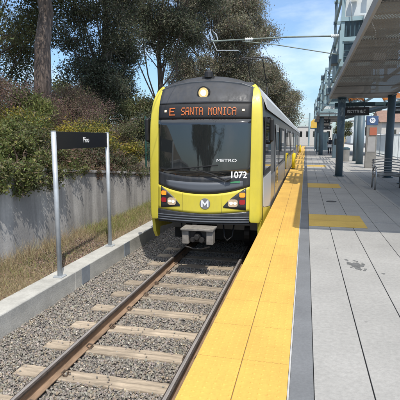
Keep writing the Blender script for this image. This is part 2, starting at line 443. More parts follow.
M['tactile'] = tactile_mat('yellow_tactile', (0.64, 0.395, 0.078), 0)
M['pad'] = tactile_mat('ochre_tactile', (0.60, 0.40, 0.08), 0)

# ------------------------------------------------------------------ fast particle-like meshes (leaves, blades, stones) as ONE real mesh
def quads_mesh(name, P, mats, parent=None, tone=None, midx=None):
    """P: (N,4,3) quads"""
    N = len(P)
    me = bpy.data.meshes.new(name)
    me.vertices.add(N * 4); me.loops.add(N * 4); me.polygons.add(N)
    me.vertices.foreach_set('co', P.reshape(-1).astype(np.float32))
    me.loops.foreach_set('vertex_index', np.arange(N * 4, dtype=np.int32))
    me.polygons.foreach_set('loop_start', np.arange(0, N * 4, 4, dtype=np.int32))
    if not isinstance(mats, (list, tuple)): mats = [mats]
    for m in mats: me.materials.append(m)
    if midx is not None: me.polygons.foreach_set('material_index', midx.astype(np.int32))
    if tone is not None:
        at = me.color_attributes.new('tone', 'FLOAT_COLOR', 'POINT')
        c = np.ones((N, 4, 4), np.float32); c[:, :, :3] = tone[:, None, :]
        at.data.foreach_set('color', c.reshape(-1))
    me.update(); me.validate()
    return link(name, me, parent)

def unit(v): return v / np.maximum(np.linalg.norm(v, axis=-1, keepdims=True), 1e-9)

def leaves(centres, L, W, droop=0.0, flat=0.0):
    """diamond-shaped leaves, one per centre"""
    N = len(centres)
    a = unit(rng.normal(size=(N, 3)) + np.array([0, 0, -droop]))
    nrm = unit(rng.normal(size=(N, 3)) + np.array([0, 0, flat]))
    b = unit(np.cross(a, nrm))
    s = rng.uniform(0.6, 1.25, (N, 1))
    l, wd = L * s, W * s
    c = centres
    bend = np.cross(a, b) * l * 0.12
    return np.stack([c - a * l * 0.5 - bend, c + b * wd * 0.5, c + a * l * 0.5 - bend, c - b * wd * 0.5], 1)

def cloud(clumps, per):
    """points through ellipsoidal clumps, denser towards each clump's outside"""
    out = []
    for (c, r) in clumps:
        c = np.array(c); r = np.array(r if hasattr(r, '__len__') else (r, r, r), float)
        n = max(8, int(per * (r.prod() ** (2 / 3))))
        d = unit(rng.normal(size=(n, 3)))
        rad = rng.uniform(0.25, 1.0, (n, 1)) ** 0.6
        rad *= 1 + 0.22 * rng.normal(size=(n, 1))
        out.append(c + d * rad * r)
    return np.concatenate(out)

def tones(n, lo=0.65, hi=1.35, hue=0.08):
    t = rng.uniform(lo, hi, (n, 1))
    return np.clip(t * (1 + rng.normal(size=(n, 3)) * hue), 0.05, 2.5)

def limb(mb, a, b, r0, r1, wob=0.08, n=6, seg=5):
    a, b = Vector(a), Vector(b)
    L = (b - a).length
    pts, rs = [], []
    for i in range(seg + 1):
        t = i / seg
        p = a.lerp(b, t)
        if 0 < i < seg: p += Vector((rnd.gauss(0, wob), rnd.gauss(0, wob), rnd.gauss(0, wob * 0.5))) * L * 0.35
        pts.append(p); rs.append(r0 + (r1 - r0) * t)
    mb.tube(pts, rs, n)
    return pts

def tree(name, label, cat, base, height, trunk_r, crown, nclump, clump_r, leaf, mat, bark, per=700, group=None, lean=(0, 0), droop=0.4, low=0.35, limbs=None, seed=1, extra=None, gap=0.0):
    """crown: (centre offset x,y,z from the base, radii)"""
    r_ = random.Random(seed)
    root = thing(name, label, cat, base, group)
    bx, by, bz = base
    cc, cr = crown
    clumps = []
    tries = 0
    while len(clumps) < nclump and tries < 5000:
        tries += 1
        d = Vector((r_.gauss(0, 1), r_.gauss(0, 1), r_.gauss(0, 1))).normalized()
        k = r_.uniform(0.35, 1.0) ** 0.55
        p = (bx + cc[0] + d.x * cr[0] * k, by + cc[1] + d.y * cr[1] * k, bz + cc[2] + d.z * cr[2] * k)
        if gap and any((Vector(p) - Vector(q[0])).length < gap for q in clumps): continue
        s = clump_r * r_.uniform(0.6, 1.35)
        clumps.append((p, (s, s, s * r_.uniform(0.65, 0.95))))
    for e in extra or (): clumps.append(e)
    mb = MB()
    top = Vector((bx + lean[0], by + lean[1], bz + height * 0.78))
    pts = limb(mb, base, top, trunk_r, trunk_r * 0.28, 0.022, 14, 9)
    mb.tube([(bx, by, bz - 0.6), (bx, by, bz + 0.02), Vector(base).lerp(top, 0.06)], [trunk_r * 1.35, trunk_r * 1.22, trunk_r * 0.99], 12)
    for i, (p, s) in enumerate(clumps):
        t = r_.uniform(low, 0.97)
        j = min(len(pts) - 1, int(t * (len(pts) - 1)))
        q = pts[j]
        rr = trunk_r * (1 - 0.72 * t) * 0.27
        e = Vector(p)
        if r_.random() < 0.5: continue
        ep = limb(mb, q, e, rr, 0.012 + trunk_r * 0.03, 0.12, 6, 4)
        for _ in range(2):
            f = ep[r_.choice([2, 3])]
            g = e + Vector((r_.uniform(-1, 1), r_.uniform(-1, 1), r_.uniform(-0.5, 0.8))) * s[0] * 0.9
            limb(mb, f, g, rr * 0.4, 0.008, 0.12, 5, 3)
    mb.build('trunk', bark, root, smooth=True, fix=False)
    c = cloud(clumps, per)
    P = leaves(c, leaf[0], leaf[1], droop)
    quads_mesh('crown', P, mat, root, tones(len(P)))
    return root

# ================================================================== THE SETTING
TC = -2.07           # track centre line
TOR = -0.99          # top of rail
BAL = -1.185         # ballast surface
EDGE = -0.76         # platform edge
KX0, KX1 = -4.13, -4.53   # kerb face and kerb back
KTOP = -0.84
WX = -5.65           # retaining wall face

g = MB(); g.add([(-2500, -2500, -1.5), (2500, -2500, -1.5), (2500, 2500, -1.5), (-2500, 2500, -1.5)], [(0, 1, 2, 3)])
tag(g.build('ground', M['earth']), kind='structure')

# ballast bed, gently uneven
nx, ny = 60, 420
xs = np.linspace(KX0 - 0.02, EDGE + 0.28, nx)
ys = np.concatenate([np.linspace(-4, 14, 320), np.linspace(14.3, 120, 100)])
X, Y = np.meshgrid(xs, ys)
Z = BAL - 0.015 + rng.normal(size=X.shape) * 0.008 * (Y < 14)
mb = MB()
mb.v = [tuple(p) for p in np.stack([X, Y, Z], -1).reshape(-1, 3)]
for j in range(ny - 1):
    for i in range(nx - 1):
        a = j * nx + i
        mb.f.append((a, a + 1, a + nx + 1, a + nx)); mb.m.append(0)
tag(mb.build('ballast_bed', M['ballast_bed'], fix=False, smooth=True), kind='structure')

# soil strip between kerb and wall
def wall_top(y): return -0.5 + 1.9 * max(0, (y + 8) / 11) if y < 3 else min(1.45, max(-0.05, 0.30 + (15.7 - y) * 0.088))
mb = MB(); nx = 14; ys = np.linspace(-6, 120, 260); xs = np.linspace(KX1 - 0.002, WX - 0.05, nx)
for y in ys:
    for i, x in enumerate(xs):
        t = i / (nx - 1)
        mb.v.append((x, y, KTOP - 0.05 + 0.10 * t * t + 0.03 * math.sin(y * 1.7 + x * 3) * math.sin(t * 3.1)))
for j in range(len(ys) - 1):
    for i in range(nx - 1):
        a = j * nx + i; mb.f.append((a, a + 1, a + nx + 1, a + nx)); mb.m.append(0)
M['soil'] = pmat('dry_soil', (0.26, 0.195, 0.125), 0.95, var=0.35, vscale=4, bump=0.6, bscale=30)
tag(mb.build('soil_strip', M['soil'], smooth=True), kind='structure')

# embankment behind the wall
def bank(x, y):
    d = (WX - 0.3) - x
    return wall_top(y) - 0.12 + min(d * 0.66, 2.3 + (d - 3.5) * 0.06 if d > 3.5 else 9) * (max(0.12, 1 - (5 - y) / 9) if y < 5 else 1.0 if y < 20 else max(0.25, 1 - (y - 20) / 25))
mb = MB(); xs = np.linspace(WX - 0.28, -60, 36); ys = np.linspace(-60, 160, 170)
for y in ys:
    for x in xs: mb.v.append((x, y, bank(x, y) + 0.05 * math.sin(x * 2.1 + y)))
for j in range(len(ys) - 1):
    for i in range(len(xs) - 1):
        a = j * len(xs) + i; mb.f.append((a, a + 1, a + len(xs) + 1, a + len(xs))); mb.m.append(0)
tag(mb.build('embankment', M['earth'], smooth=True), kind='structure')

# platform slab
mb = MB(); mb.box(EDGE + 0.03, 6.2, -5, 92, -1.48, -0.018)
tag(mb.build('platform', M['conc']), kind='structure')
# deck planks: long concrete strips along the track with open dark joints
PL = [0.104, 0.485, 0.905, 1.33, 1.76, 2.19, 2.62, 3.05, 3.5, 3.95, 4.4, 4.85, 5.3, 5.75, 6.2]
mb = MB(); mb.box(0.103, 6.195, -5, 92, -0.018, -0.012)
tag(mb.build('platform_joint_bed', M['joint']), kind='structure')
mb = MB()
for i in range(len(PL) - 1):
    a, b = PL[i] + 0.0045, PL[i + 1] - 0.0045
    y = -5 + (i % 3) * 1.1
    while y < 92:
        y1 = min(92, y + 6.0)
        mb.box(a, b, y + 0.004, y1 - 0.004, -0.012, 0.0)
        y = y1
tag(mb.build('platform_deck', M['deck'], bevel=0.002), kind='structure')
mb = MB(); mb.box(-0.052, 0.103, -5, 92, -0.018, -0.003)
tag(mb.build('platform_edge_band', M['grey_band']), kind='structure')
mb = MB(); mb.box(-0.066, -0.054, -5, 92, -0.018, 0.001)
tag(mb.build('platform_trim', M['white_edge']), kind='structure')
mb = MB()
mb.box(EDGE, -0.415, -5, 92, -0.10, 0.0015); mb.box(-0.409, -0.068, -5, 92, -0.018, 0.003)
tag(mb.build('platform_tactile_edge', M['tactile'], bevel=0.003), kind='structure')
mb = MB()                                          # raised domes of the nearest tiles
yy = 2.0
while yy < 10.5:
    for k in range(11):
        x = EDGE + 0.03 + k * 0.0609
        if abs(x + 0.412) < 0.012: continue
        zt = 0.0018 if x < -0.412 else 0.0033
        ring0 = [(x + 0.0125 * math.cos(a), yy + 0.0125 * math.sin(a), zt - 0.0005) for a in np.linspace(0, 2 * math.pi, 8, endpoint=False)]
        ring1 = [(x + 0.0075 * math.cos(a), yy + 0.0075 * math.sin(a), zt + 0.0032) for a in np.linspace(0, 2 * math.pi, 8, endpoint=False)]
        mb.add(ring0 + ring1, [(i, (i + 1) % 8, 8 + (i + 1) % 8, 8 + i) for i in range(8)] + [tuple(range(8, 16))])
    yy += 0.061
tag(mb.build('platform_tactile_domes', M['tactile'], fix=False), kind='structure')
mb = MB(); mb.box(EDGE + 0.012, EDGE + 0.045, -5, 92, -1.48, -0.10)
tag(mb.build('platform_face', M['kerb']), kind='structure')
# the plaza and street beside the platform
mb = MB(); mb.box(6.2, 70, -40, 200, -1.48, -0.06)
tag(mb.build('plaza', M['conc']), kind='structure')
mb = MB(); mb.box(11, 26, -40, 200, -0.06, -0.055)
tag(mb.build('street', M['asphalt']), kind='structure')

# ------------------------------------------------------------------ ballast stones
def stones(n, x0, x1, y0, y1, zc, smin, smax, name):
    ico = bmesh.new(); bmesh.ops.create_icosphere(ico, subdivisions=1, radius=1)
    V = np.array([v.co[:] for v in ico.verts]); F = np.array([[v.index for v in f.verts] for f in ico.faces]); ico.free()
    yy = y0 + (y1 - y0) * rng.uniform(0, 1, n) ** 1.35
    c = np.stack([rng.uniform(x0, x1, n), yy, zc + rng.uniform(-0.012, 0.016, n)], 1)
    s = rng.uniform(smin, smax, (n, 1, 1)) * rng.uniform(0.45, 1.3, (n, 1, 3))
    # keep the timbers clear: only a few stones lie on them
    ph = np.abs(((c[:, 1] - 3.09 + 0.34) % 0.68) - 0.34)
    on = (ph < 0.125) & (np.abs(c[:, 0] - TC) < 1.33) & (c[:, 1] < 11)
    rail = (np.abs(np.abs(c[:, 0] - TC) - 0.752) < 0.075)
    keep = (~on | (rng.uniform(size=n) < 0.02)) & ~rail
    c, s = c[keep], s[keep]; n = len(c)
    c[:, 2] += np.where(on[keep], 0.03, 0)
    q = unit(rng.normal(size=(n, 4)))
    w_, x_, y_, z_ = q.T
    Rm = np.stack([1-2*(y_*y_+z_*z_), 2*(x_*y_-z_*w_), 2*(x_*z_+y_*w_), 2*(x_*y_+z_*w_), 1-2*(x_*x_+z_*z_), 2*(y_*z_-x_*w_), 2*(x_*z_-y_*w_), 2*(y_*z_+x_*w_), 1-2*(x_*x_+y_*y_)], 1).reshape(n, 3, 3)
    Vj = V[None] * (1 + rng.uniform(-0.42, 0.42, (n, len(V), 1)))
    P = np.einsum('nij,nvj->nvi', Rm, Vj * s) + c[:, None]
    me = bpy.data.meshes.new(name)
    nv, nf = len(V), len(F)
    me.vertices.add(n * nv); me.loops.add(n * nf * 3); me.polygons.add(n * nf)
    me.vertices.foreach_set('co', P.reshape(-1).astype(np.float32))
    idx = (F[None] + (np.arange(n) * nv)[:, None, None]).reshape(-1)
    me.loops.foreach_set('vertex_index', idx.astype(np.int32))
    me.polygons.foreach_set('loop_start', np.arange(0, n * nf * 3, 3, dtype=np.int32))
    t = rng.uniform(0.70, 1.25, (n, 1))
    t = np.where(rng.uniform(size=(n, 1)) < 0.05, t * 1.6, t)
    tint = 1 + rng.normal(size=(n, 3)) * 0.03 + np.where(rng.uniform(size=(n, 1)) < 0.15, 1, 0) * np.array([0.12, 0.02, -0.12])
    at = me.color_attributes.new('tone', 'FLOAT_COLOR', 'POINT')
    cc = np.ones((n, nv, 4), np.float32); cc[:, :, :3] = (t * tint)[:, None, :]
    at.data.foreach_set('color', cc.reshape(-1))
    me.materials.append(M['stone']); me.update(); me.validate(); me.shade_flat()
    return link(name, me)
tag(stones(80000, KX0, EDGE + 0.02, 2.4, 13.5, BAL - 0.002, 0.009, 0.0185, 'ballast_stones'), kind='stuff')

# ------------------------------------------------------------------ grass and litter on the soil strip
def soil_z(x, y):
    t = (KX1 - x) / (KX1 - WX)
    return KTOP - 0.05 + 0.10 * t * t + 0.03 * np.sin(y * 1.7 + x * 3) * np.sin(t * 3.1)
def blades(n, y0, y1, hmin, hmax, xlo, xhi, tuft):
    k = n // 14
    cx = rng.uniform(xlo, xhi, k); cy = rng.uniform(y0, y1, k)
    x = np.repeat(cx, 14) + rng.normal(size=k * 14) * tuft; y = np.repeat(cy, 14) + rng.normal(size=k * 14) * tuft
    x = np.clip(x, WX + 0.01, KX1 - 0.01)
    z = soil_z(x, y) - 0.01
    h = rng.uniform(hmin, hmax, k * 14) * np.repeat(rng.uniform(0.5, 1.2, k), 14)
    b = np.stack([x, y, z], 1)
    lean = rng.normal(size=(k * 14, 3)) * 0.42; lean[:, 2] = 1
    tip = b + lean * h[:, None]
    mid = b + lean * h[:, None] * 0.55 * np.array([0.82, 0.82, 1.05])
    a = rng.uniform(0, 2 * math.pi, k * 14); sd = np.stack([np.cos(a), np.sin(a), np.zeros_like(a)], 1) * 0.0024
    return np.concatenate([np.stack([b - sd, b + sd, mid + sd * 0.8, mid - sd * 0.8], 1), np.stack([mid - sd * 0.8, mid + sd * 0.8, tip + sd * 0.15, tip - sd * 0.15], 1)])
P = np.concatenate([blades(26000, 2.5, 7.2, 0.04, 0.14, WX, KX1, 0.07), blades(2600, 7.2, 9.5, 0.04, 0.14, WX, KX1, 0.08), blades(16000, 9.5, 20, 0.06, 0.22, WX, KX1, 0.07), blades(4000, 2.5, 10, 0.15, 0.42, WX, WX + 0.3, 0.07)])
hn = len(P) // 2
o = quads_mesh('dry_grass', P, M['straw'], None, tones(len(P), 0.6, 1.3, 0.06)); tag(o, 'straw coloured dry grass along the foot of the concrete wall', 'grass', kind='stuff')
P = np.concatenate([blades(9000, 10.0, 20, 0.08, 0.30, WX, KX1 - 0.2, 0.10), blades(2400, 3, 9, 0.06, 0.17, WX, KX1 - 0.2, 0.08)])
o = quads_mesh('green_grass', P, M['grass_green'], None, tones(len(P), 0.6, 1.4, 0.08)); tag(o, 'greenish weeds growing in the strip beside the train', 'grass', kind='stuff')
n = 14000
x = rng.uniform(WX + 0.02, KX1 - 0.02, n); y = np.where(rng.uniform(size=n) < 0.5, rng.normal(8.4, 0.8, n), rng.uniform(2.5, 20, n))
c = np.stack([x, y, soil_z(x, y) + rng.uniform(0.004, 0.03, n)], 1)
P = leaves(c, 0.05, 0.018, 0, 1.4)
o = quads_mesh('leaf_litter', P, M['litter'], None, tones(n, 0.5, 1.7, 0.12)); tag(o, 'fallen brown leaves and twigs on the soil strip', 'leaf litter', kind='stuff')

# ------------------------------------------------------------------ track: rails and ties
HEAD = [(-0.036, 0.0), (0.036, 0.0), (0.037, -0.03), (0.012, -0.042), (0.010, -0.135), (0.07, -0.158), (0.07, -0.17), (-0.07, -0.17), (-0.07, -0.158), (-0.010, -0.135), (-0.012, -0.042), (-0.037, -0.03)]
for sx, lab in ((-0.752, 'rusty steel rail nearer the concrete kerb'), (0.752, 'rusty steel rail running close under the yellow platform edge')):
    r = thing('rail', lab, 'rail', (TC + sx, 4, TOR - 0.17), 'rails of the track')
    mb = MB(); mb.prism_y([(TC + sx + a, TOR + b) for a, b in HEAD[2:]], -6, 110)
    mb.build('rail_web', M['rail_rust'], r)
    mb = MB(); mb.prism_y([(TC + sx + a, TOR + b) for a, b in [(-0.0375, -0.0315), (-0.037, -0.008), (-0.026, -0.001), (0.026, -0.001), (0.037, -0.008), (0.0375, -0.0315)]], -6, 110)
    mb.build('rail_head', M['rail_dark'], r)
    mb = MB(); mb.box(TC + sx - 0.020, TC + sx + 0.016, -6, 110, TOR - 0.001, TOR + 0.0015)
    mb.build('running_surface', M['rail_top'], r)

def make_tie():
    t = thing('railway_sleeper', '', 'railway sleeper', (TC, 0, BAL))
    mb = MB()
    n = 22
    top, bot = [], []
    for i in range(n + 1):
        u = -1.32 + 2.64 * i / n
        for yy in (-0.115, 0.115):
            mb.v.append((u, yy + rnd.gauss(0, 0.006), TOR - 0.176 + rnd.gauss(0, 0.0025) - BAL))
        for yy in (-0.125, 0.125):
            mb.v.append((u, yy, -0.18))
    for i in range(n):
        a = i * 4; b = a + 4
        mb.f += [(a, b, b+1, a+1), (a, a+2, b+2, b), (a+1, b+1, b+3, a+3)]
    mb.f += [(0, 1, 3, 2), (n*4, n*4+2, n*4+3, n*4+1)]
    mb.m = [0] * len(mb.f)
    mb.build('timber', M['tie'], t, local=True, bevel=0.008)
    for sx in (-0.752, 0.752):
        for s in (-1, 1):
            c = MB(); z = TOR - 0.17 - BAL
            c.box(min(sx + s * 0.074, sx + s * 0.12), max(sx + s * 0.074, sx + s * 0.12), -0.05, 0.05, z - 0.004, z + 0.006)
            c.tube([(sx + s*0.085, -0.05, z+0.02), (sx + s*0.05, -0.03, z+0.035), (sx + s*0.055, 0.03, z+0.04), (sx + s*0.10, 0.04, z+0.03), (sx + s*0.105, -0.01, z+0.02)], 0.008, 6)
            c.build('rail_clip', M['clip'], t, local=True)
    return t
ORD = ['nearest', 'second', 'third', 'fourth', 'fifth', 'sixth', 'seventh', 'eighth', 'ninth', 'tenth', 'eleventh', 'twelfth']
tie0 = make_tie()
for i in range(12):
    t = tie0 if i == 0 else copy_tree(tie0)
    t.location = (TC + rnd.uniform(-0.03, 0.03), 3.77 - 0.68 + i * 0.68 + rnd.uniform(-0.03, 0.03), BAL)
    t.rotation_euler = (0, 0, rnd.gauss(0, 0.006))
    t['group'] = 'timber sleepers under the rails'
    where = 'out in the sunlit ballast' if i < 9 else 'under the nose of the train'
    t['label'] = f'dusty tan timber sleeper, {ORD[i]} counting from the viewer, {where}'

# ------------------------------------------------------------------ kerb and wall
kb = thing('concrete_kerb', 'long pale concrete kerb beam between ballast and dry grass', 'kerb', (-4.3, 6, KTOP))
y = -6.0; k = 0
for y0, y1 in ((-6, 1.1), (1.1, 7.22), (7.22, 13.4), (13.4, 20), (20, 40), (40, 60), (60, 90)):
    mb = MB(); mb.box(KX1, KX0, y0 + 0.006, y1 - 0.006, -1.45, KTOP + rnd.uniform(-0.004, 0.004))
    mb.build('kerb_section', M['kerb'], kb, bevel=0.012)

wl_t = thing('retaining_wall', 'grey streaked concrete retaining wall holding back the planted bank', 'wall', (WX - 0.12, 10, -1))
mb = MB(); ys = np.linspace(-60, 110, 86)
for y in ys:
    zt = wall_top(y)
    mb.v += [(WX, y, -1.4), (WX - 0.02, y, zt), (WX - 0.28, y, zt), (WX - 0.28, y, -1.4)]
for j in range(len(ys) - 1):
    a = j * 4
    for q in range(3): mb.f.append((a + q, a + q + 1, a + q + 5, a + q + 4)); mb.m.append(0)
mb.f.append((0, 1, 2, 3)); mb.m.append(0)
mb.build('wall_body', M['wall'], wl_t)
mb = MB()
for j in range(len(ys) - 1):
    y0, y1 = ys[j], ys[j + 1]; a, b = wall_top(y0), wall_top(y1)
    mb.add([(WX + 0.02, y0, a + 0.003), (WX + 0.02, y0, a + 0.07), (WX - 0.30, y0, a + 0.07), (WX - 0.30, y0, a + 0.003), (WX + 0.02, y1, b + 0.003), (WX + 0.02, y1, b + 0.07), (WX - 0.30, y1, b + 0.07), (WX - 0.30, y1, b + 0.003)],
           [(0, 1, 5, 4), (1, 2, 6, 5), (2, 3, 7, 6), (3, 0, 4, 7)])
mb.build('coping', M['wall'], wl_t)

# green mesh fence on the far part of the wall
fz = thing('mesh_fence', 'dark green mesh fence on top of the retaining wall beside the train', 'fence', (WX - 0.15, 18, 0.3))
for k in range(9):
    yy = 15.6 + k * 2.4; z0 = wall_top(yy)
    mb = MB(); mb.tube([(WX - 0.15, yy, z0), (WX - 0.15, yy, z0 + 2.15)], 0.03, 8); mb.build('fence_post', M['fence_green'], fz)
mb = MB()
for k in range(8 * 24):
    yy = 15.6 + k * 0.1; z0 = wall_top(yy)
    mb.tube([(WX - 0.15, yy, z0 + 0.1), (WX - 0.15, yy, z0 + 2.08)], 0.006, 4, caps=False)
for zz in np.linspace(0.1, 2.08, 14):
    mb.tube([(WX - 0.15, 15.6, wall_top(15.6) + zz), (WX - 0.15, 25, wall_top(25) + zz), (WX - 0.15, 34.8, wall_top(34.8) + zz)], 0.008 if 0.2 < zz < 2 else 0.02, 4, caps=False)
mb.build('mesh_panel', M['fence_green'], fz)

# ------------------------------------------------------------------ text helper
def text_mesh(txt, size, depth=0.003, align='CENTER', xscale=1.0, offset=0.0):
    cu = bpy.data.curves.new('lettering', 'FONT'); cu.body = txt; cu.size = size; cu.extrude = depth; cu.align_x = align; cu.align_y = 'CENTER'; cu.offset = offset
    o = bpy.data.objects.new('lettering', cu); COL.objects.link(o)
    bpy.context.view_layer.update()
    me = bpy.data.meshes.new_from_object(o.evaluated_get(bpy.context.evaluated_depsgraph_get()))
    bpy.data.objects.remove(o)
    me.transform(Matrix.Diagonal((xscale, 1, 1, 1)))
    return me
def place_text(name, txt, size, pos, mat, parent, rot=(R(90), 0, 0), xscale=1.0, depth=0.003, offset=0.0, fn=None):
    me = text_mesh(txt, size, depth, xscale=xscale, offset=offset)
    me.transform(Matrix.Translation(pos) @ Matrix.Rotation(rot[2], 4, 'Z') @ Matrix.Rotation(rot[0], 4, 'X'))
    if fn:
        for v in me.vertices: v.co = fn(v.co)
    me.materials.clear(); me.materials.append(mat)
    return link(name, me, parent)

# ------------------------------------------------------------------ station name sign on the kerb
sg = thing('station_name_sign', 'black station name sign reading Pico on two grey posts', 'sign', (-4.28, 8.0, KTOP))
SP = ((-4.265, 6.92), (-4.37, 9.27))
for (x, y), zt in zip(SP, (1.76, 1.76)):
    mb = MB(); mb.tube([(x, y, KTOP + 0.012), (x, y, zt)], 0.044, 14); post = mb.build('post', M['galv'], sg, smooth=True, fix=True)
    b = MB(); b.box(x - 0.09, x + 0.09, y - 0.09, y + 0.09, KTOP + 0.001, KTOP + 0.014)
    for dx in (-0.065, 0.065):
        for dy in (-0.065, 0.065): b.tube([(x+dx, y+dy, KTOP+0.014), (x+dx, y+dy, KTOP+0.034)], 0.011, 6)
    b.build('base_plate', M['galv'], sg)
    c = MB(); c.tube([(x, y, zt + 0.001), (x, y, zt + 0.015)], 0.047, 14); c.build('post_cap', M['galv'], sg)
a, b_ = Vector((SP[0][0], SP[0][1], 0)), Vector((SP[1][0], SP[1][1], 0))
d = (b_ - a).normalized(); nrm = Vector((d.y, -d.x, 0))
ang = math.atan2(d.y, d.x)
mb = MB()
p0, p1 = a + d * 0.05, b_ - d * 0.05
for zz in ((1.45, 1.765),):
    z0, z1 = zz
    q = [p0 + nrm * 0.02, p1 + nrm * 0.02, p1 - nrm * 0.02, p0 - nrm * 0.02]
    mb.add([(v.x, v.y, z0) for v in q] + [(v.x, v.y, z1) for v in q], [(0,3,2,1),(4,5,6,7),(0,1,5,4),(1,2,6,5),(2,3,7,6),(3,0,4,7)])
pan = mb.build('sign_panel', M['sign_black'], sg, bevel=0.004)
mid = (p0 + p1) / 2 + nrm * 0.0235
place_text('lettering', 'Pico', 0.155, Vector((mid.x, mid.y, 1.61)) + d * 0.06, M['white_paint'], sg, (R(90), 0, ang))
for e, s in ((a, 1), (b_, -1)):
    for zz in (1.50, 1.70):
        m2 = MB(); c = e + d * s * 0.048; m2.tube([(c.x, c.y, zz - 0.03), (c.x, c.y, zz + 0.03)], 0.026, 8); m2.build('bracket', M['galv'], sg)
# square grey patches on the kerb face just past each post
for k, (y, lab) in enumerate(((7.62, 'blue grey square patch on kerb face below near sign post'), (9.78 - 0.1, 'blue grey square patch on kerb face below far sign post'))):
    mb = MB(); mb.box(KX0 + 0.001, KX0 + 0.010, y - 0.16, y + 0.16, BAL + 0.02, KTOP - 0.006)
    tag(mb.build('kerb_plate', M['plate'], bevel=0.002), lab, 'cover plate', 'plates on the kerb face')

# ================================================================== THE TRAIN
tr = thing('light_rail_train', 'yellow and black light rail train standing at the platform', 'train', (TC, 9, TOR))
HW = 1.235
YF = 8.62
def yf(x, h):
    q = YF + 0.15 * (x / 0.98) ** 2 + 0.045 * (h - 0.6)
    if h > 3.05: q += (h - 3.05) ** 2 * 0.78
    if h < 1.1: q += (1.1 - h) ** 2 * 0.10
    return q
def fp(x, h, off=0.0):
    return (TC + x, yf(x, h) - off, TOR + h)
def cap_top(x): return 3.93 - 0.20 * (abs(x) / 0.96) ** 2.2
def patch(mb, xs, lo, hi, off, nh=8, thick=0.012):
    """sheet of some thickness bent over the front of the cab between two curves"""
    n = len(xs); b = len(mb.v)
    for lay in (off, off - thick):
        for x in xs:
            a, c = lo(x), hi(x)
            for j in range(nh + 1):
                mb.v.append(fp(x, a + (c - a) * j / nh, lay))
    k = nh + 1
    def F(*q): mb.f.append(tuple(b + i for i in q)); mb.m.append(mb.mi)
    o2 = n * k
    for i in range(n - 1):
        for j in range(nh):
            F(i*k+j, (i+1)*k+j, (i+1)*k+j+1, i*k+j+1)
            F(o2+i*k+j, o2+i*k+j+1, o2+(i+1)*k+j+1, o2+(i+1)*k+j)
        F(i*k, o2+i*k, o2+(i+1)*k, (i+1)*k)
        F(i*k+nh, (i+1)*k+nh, o2+(i+1)*k+nh, o2+i*k+nh)
    for j in range(nh):
        F(j, j+1, o2+j+1, o2+j)
        e = (n-1)*k
        F(e+j, o2+e+j, o2+e+j+1, e+j+1)
FX = 1.0
X21 = list(np.linspace(-FX, FX, 25))

# body shells: main section swept along the track, behind the cab mask
SEC = [(1.17, 0.42), (1.225, 0.60), (1.235, 1.2), (1.235, 2.0), (1.225, 2.7), (1.205, 3.2), (1.16, 3.45), (1.02, 3.66), (0.75, 3.76), (0.35, 3.81), (0, 3.82)]
SEC = SEC + [(-x, h) for x, h in SEC[-2::-1]]
def shell(y0, y1, name, mat):
    mb = MB(); mb.prism_y([(TC + x, TOR + h) for x, h in SEC], y0, y1)
    return mb.build(name, mat, tr, smooth=False, bevel=0.02)
body = shell(10.4, 36.3, 'car_body', M['t_side_dark'])
mb = MB(); mb.prism_y([(TC + x, TOR + (h if h > 0.95 else 0.95)) for x, h in SEC if h > 0.5], 9.19, 10.398); mb.build('cab_body', M['t_side_dark'], tr, bevel=0.01)
body2 = shell(36.75, 63.6, 'car_body', M['t_side_dark'])
gm = MB(); gm.prism_y([(TC + x * 0.9, TOR + 0.3 + h * 0.9) for x, h in SEC], 36.25, 36.8); gm.build('gangway', M['rubber'], tr)

# cab mask: loft from the face outline back to the body section; two yellow pillars with shoulders, dark roof between
def sec_at(t):                      # outline of the cab end, t = 0 at the bottom corner, 1 at the crown
    pts = [(1.215, 0.90), (1.232, 1.02), (1.240, 1.3), (1.240, 2.0), (1.24, 2.7), (1.23, 3.3), (1.19, 3.60), (1.04, 3.755), (0.5, 3.95), (0, 3.98)]
    k = t * (len(pts) - 1); i = min(int(k), len(pts) - 2); f = k - i
    return tuple(pts[i][q] * (1 - f) + pts[i + 1][q] * f for q in (0, 1))
face = [(1.0, 0.93), (1.0, 1.05), (1.0, 1.3), (1.0, 2.0), (1.0, 2.7), (0.997, 3.25), (0.985, 3.50), (0.94, 3.715), (0.5, 3.89), (0, 3.93)]
def loft(mb, side, i0, i1):
    N = 4
    rows = []
    for i in range(i0, i1 + 1):
        fx, fh = face[i]
        sx, sh = sec_at(i / 9)
        A = Vector(fp(side * fx, fh, 0.0))
        ys = 8.90 + max(0, (sh - 3.0)) ** 1.3 * 0.55
        B = Vector((TC + side * sx, ys, TOR + sh))
        bx, bh = ((1.232, 0.93), (1.235, 1.05), (1.235, 1.3))[i] if i < 3 else SEC[i if i < 6 else min(10, i + 1)]
        C = Vector((TC + side * (bx + 0.004), 9.17 + (0, 0, 0, 0, 0, 0.04, 0.40, 0.80, 1, 1)[i] , TOR + bh + 0.004))
        row = []
        for k in range(N + 1):
            t = k / N
            row.append(A.lerp(B, t))
        row.append(C)
        rows.append(row)
    K = N + 2
    b = len(mb.v)
    for r_ in rows: mb.v += [tuple(p) for p in r_]
    for i in range(len(rows) - 1):
        for k in range(K - 1):
            mb.f.append((b + i*K + k, b + (i+1)*K + k, b + (i+1)*K + k + 1, b + i*K + k + 1)); mb.m.append(mb.mi)
for s in (-1, 1):
    mb = MB(); loft(mb, s, 0, 7)
    o = mb.build('cab_pillar', M['t_yellow'], tr, smooth=True)
    sm = o.modifiers.new('solid', 'SOLIDIFY'); sm.thickness = 0.012; sm.offset = -1
    ss = o.modifiers.new('sub', 'SUBSURF'); ss.levels = 1; ss.render_levels = 2; ss.boundary_smooth = 'PRESERVE_CORNERS'
mb = MB(); NX, NY = 29, 10
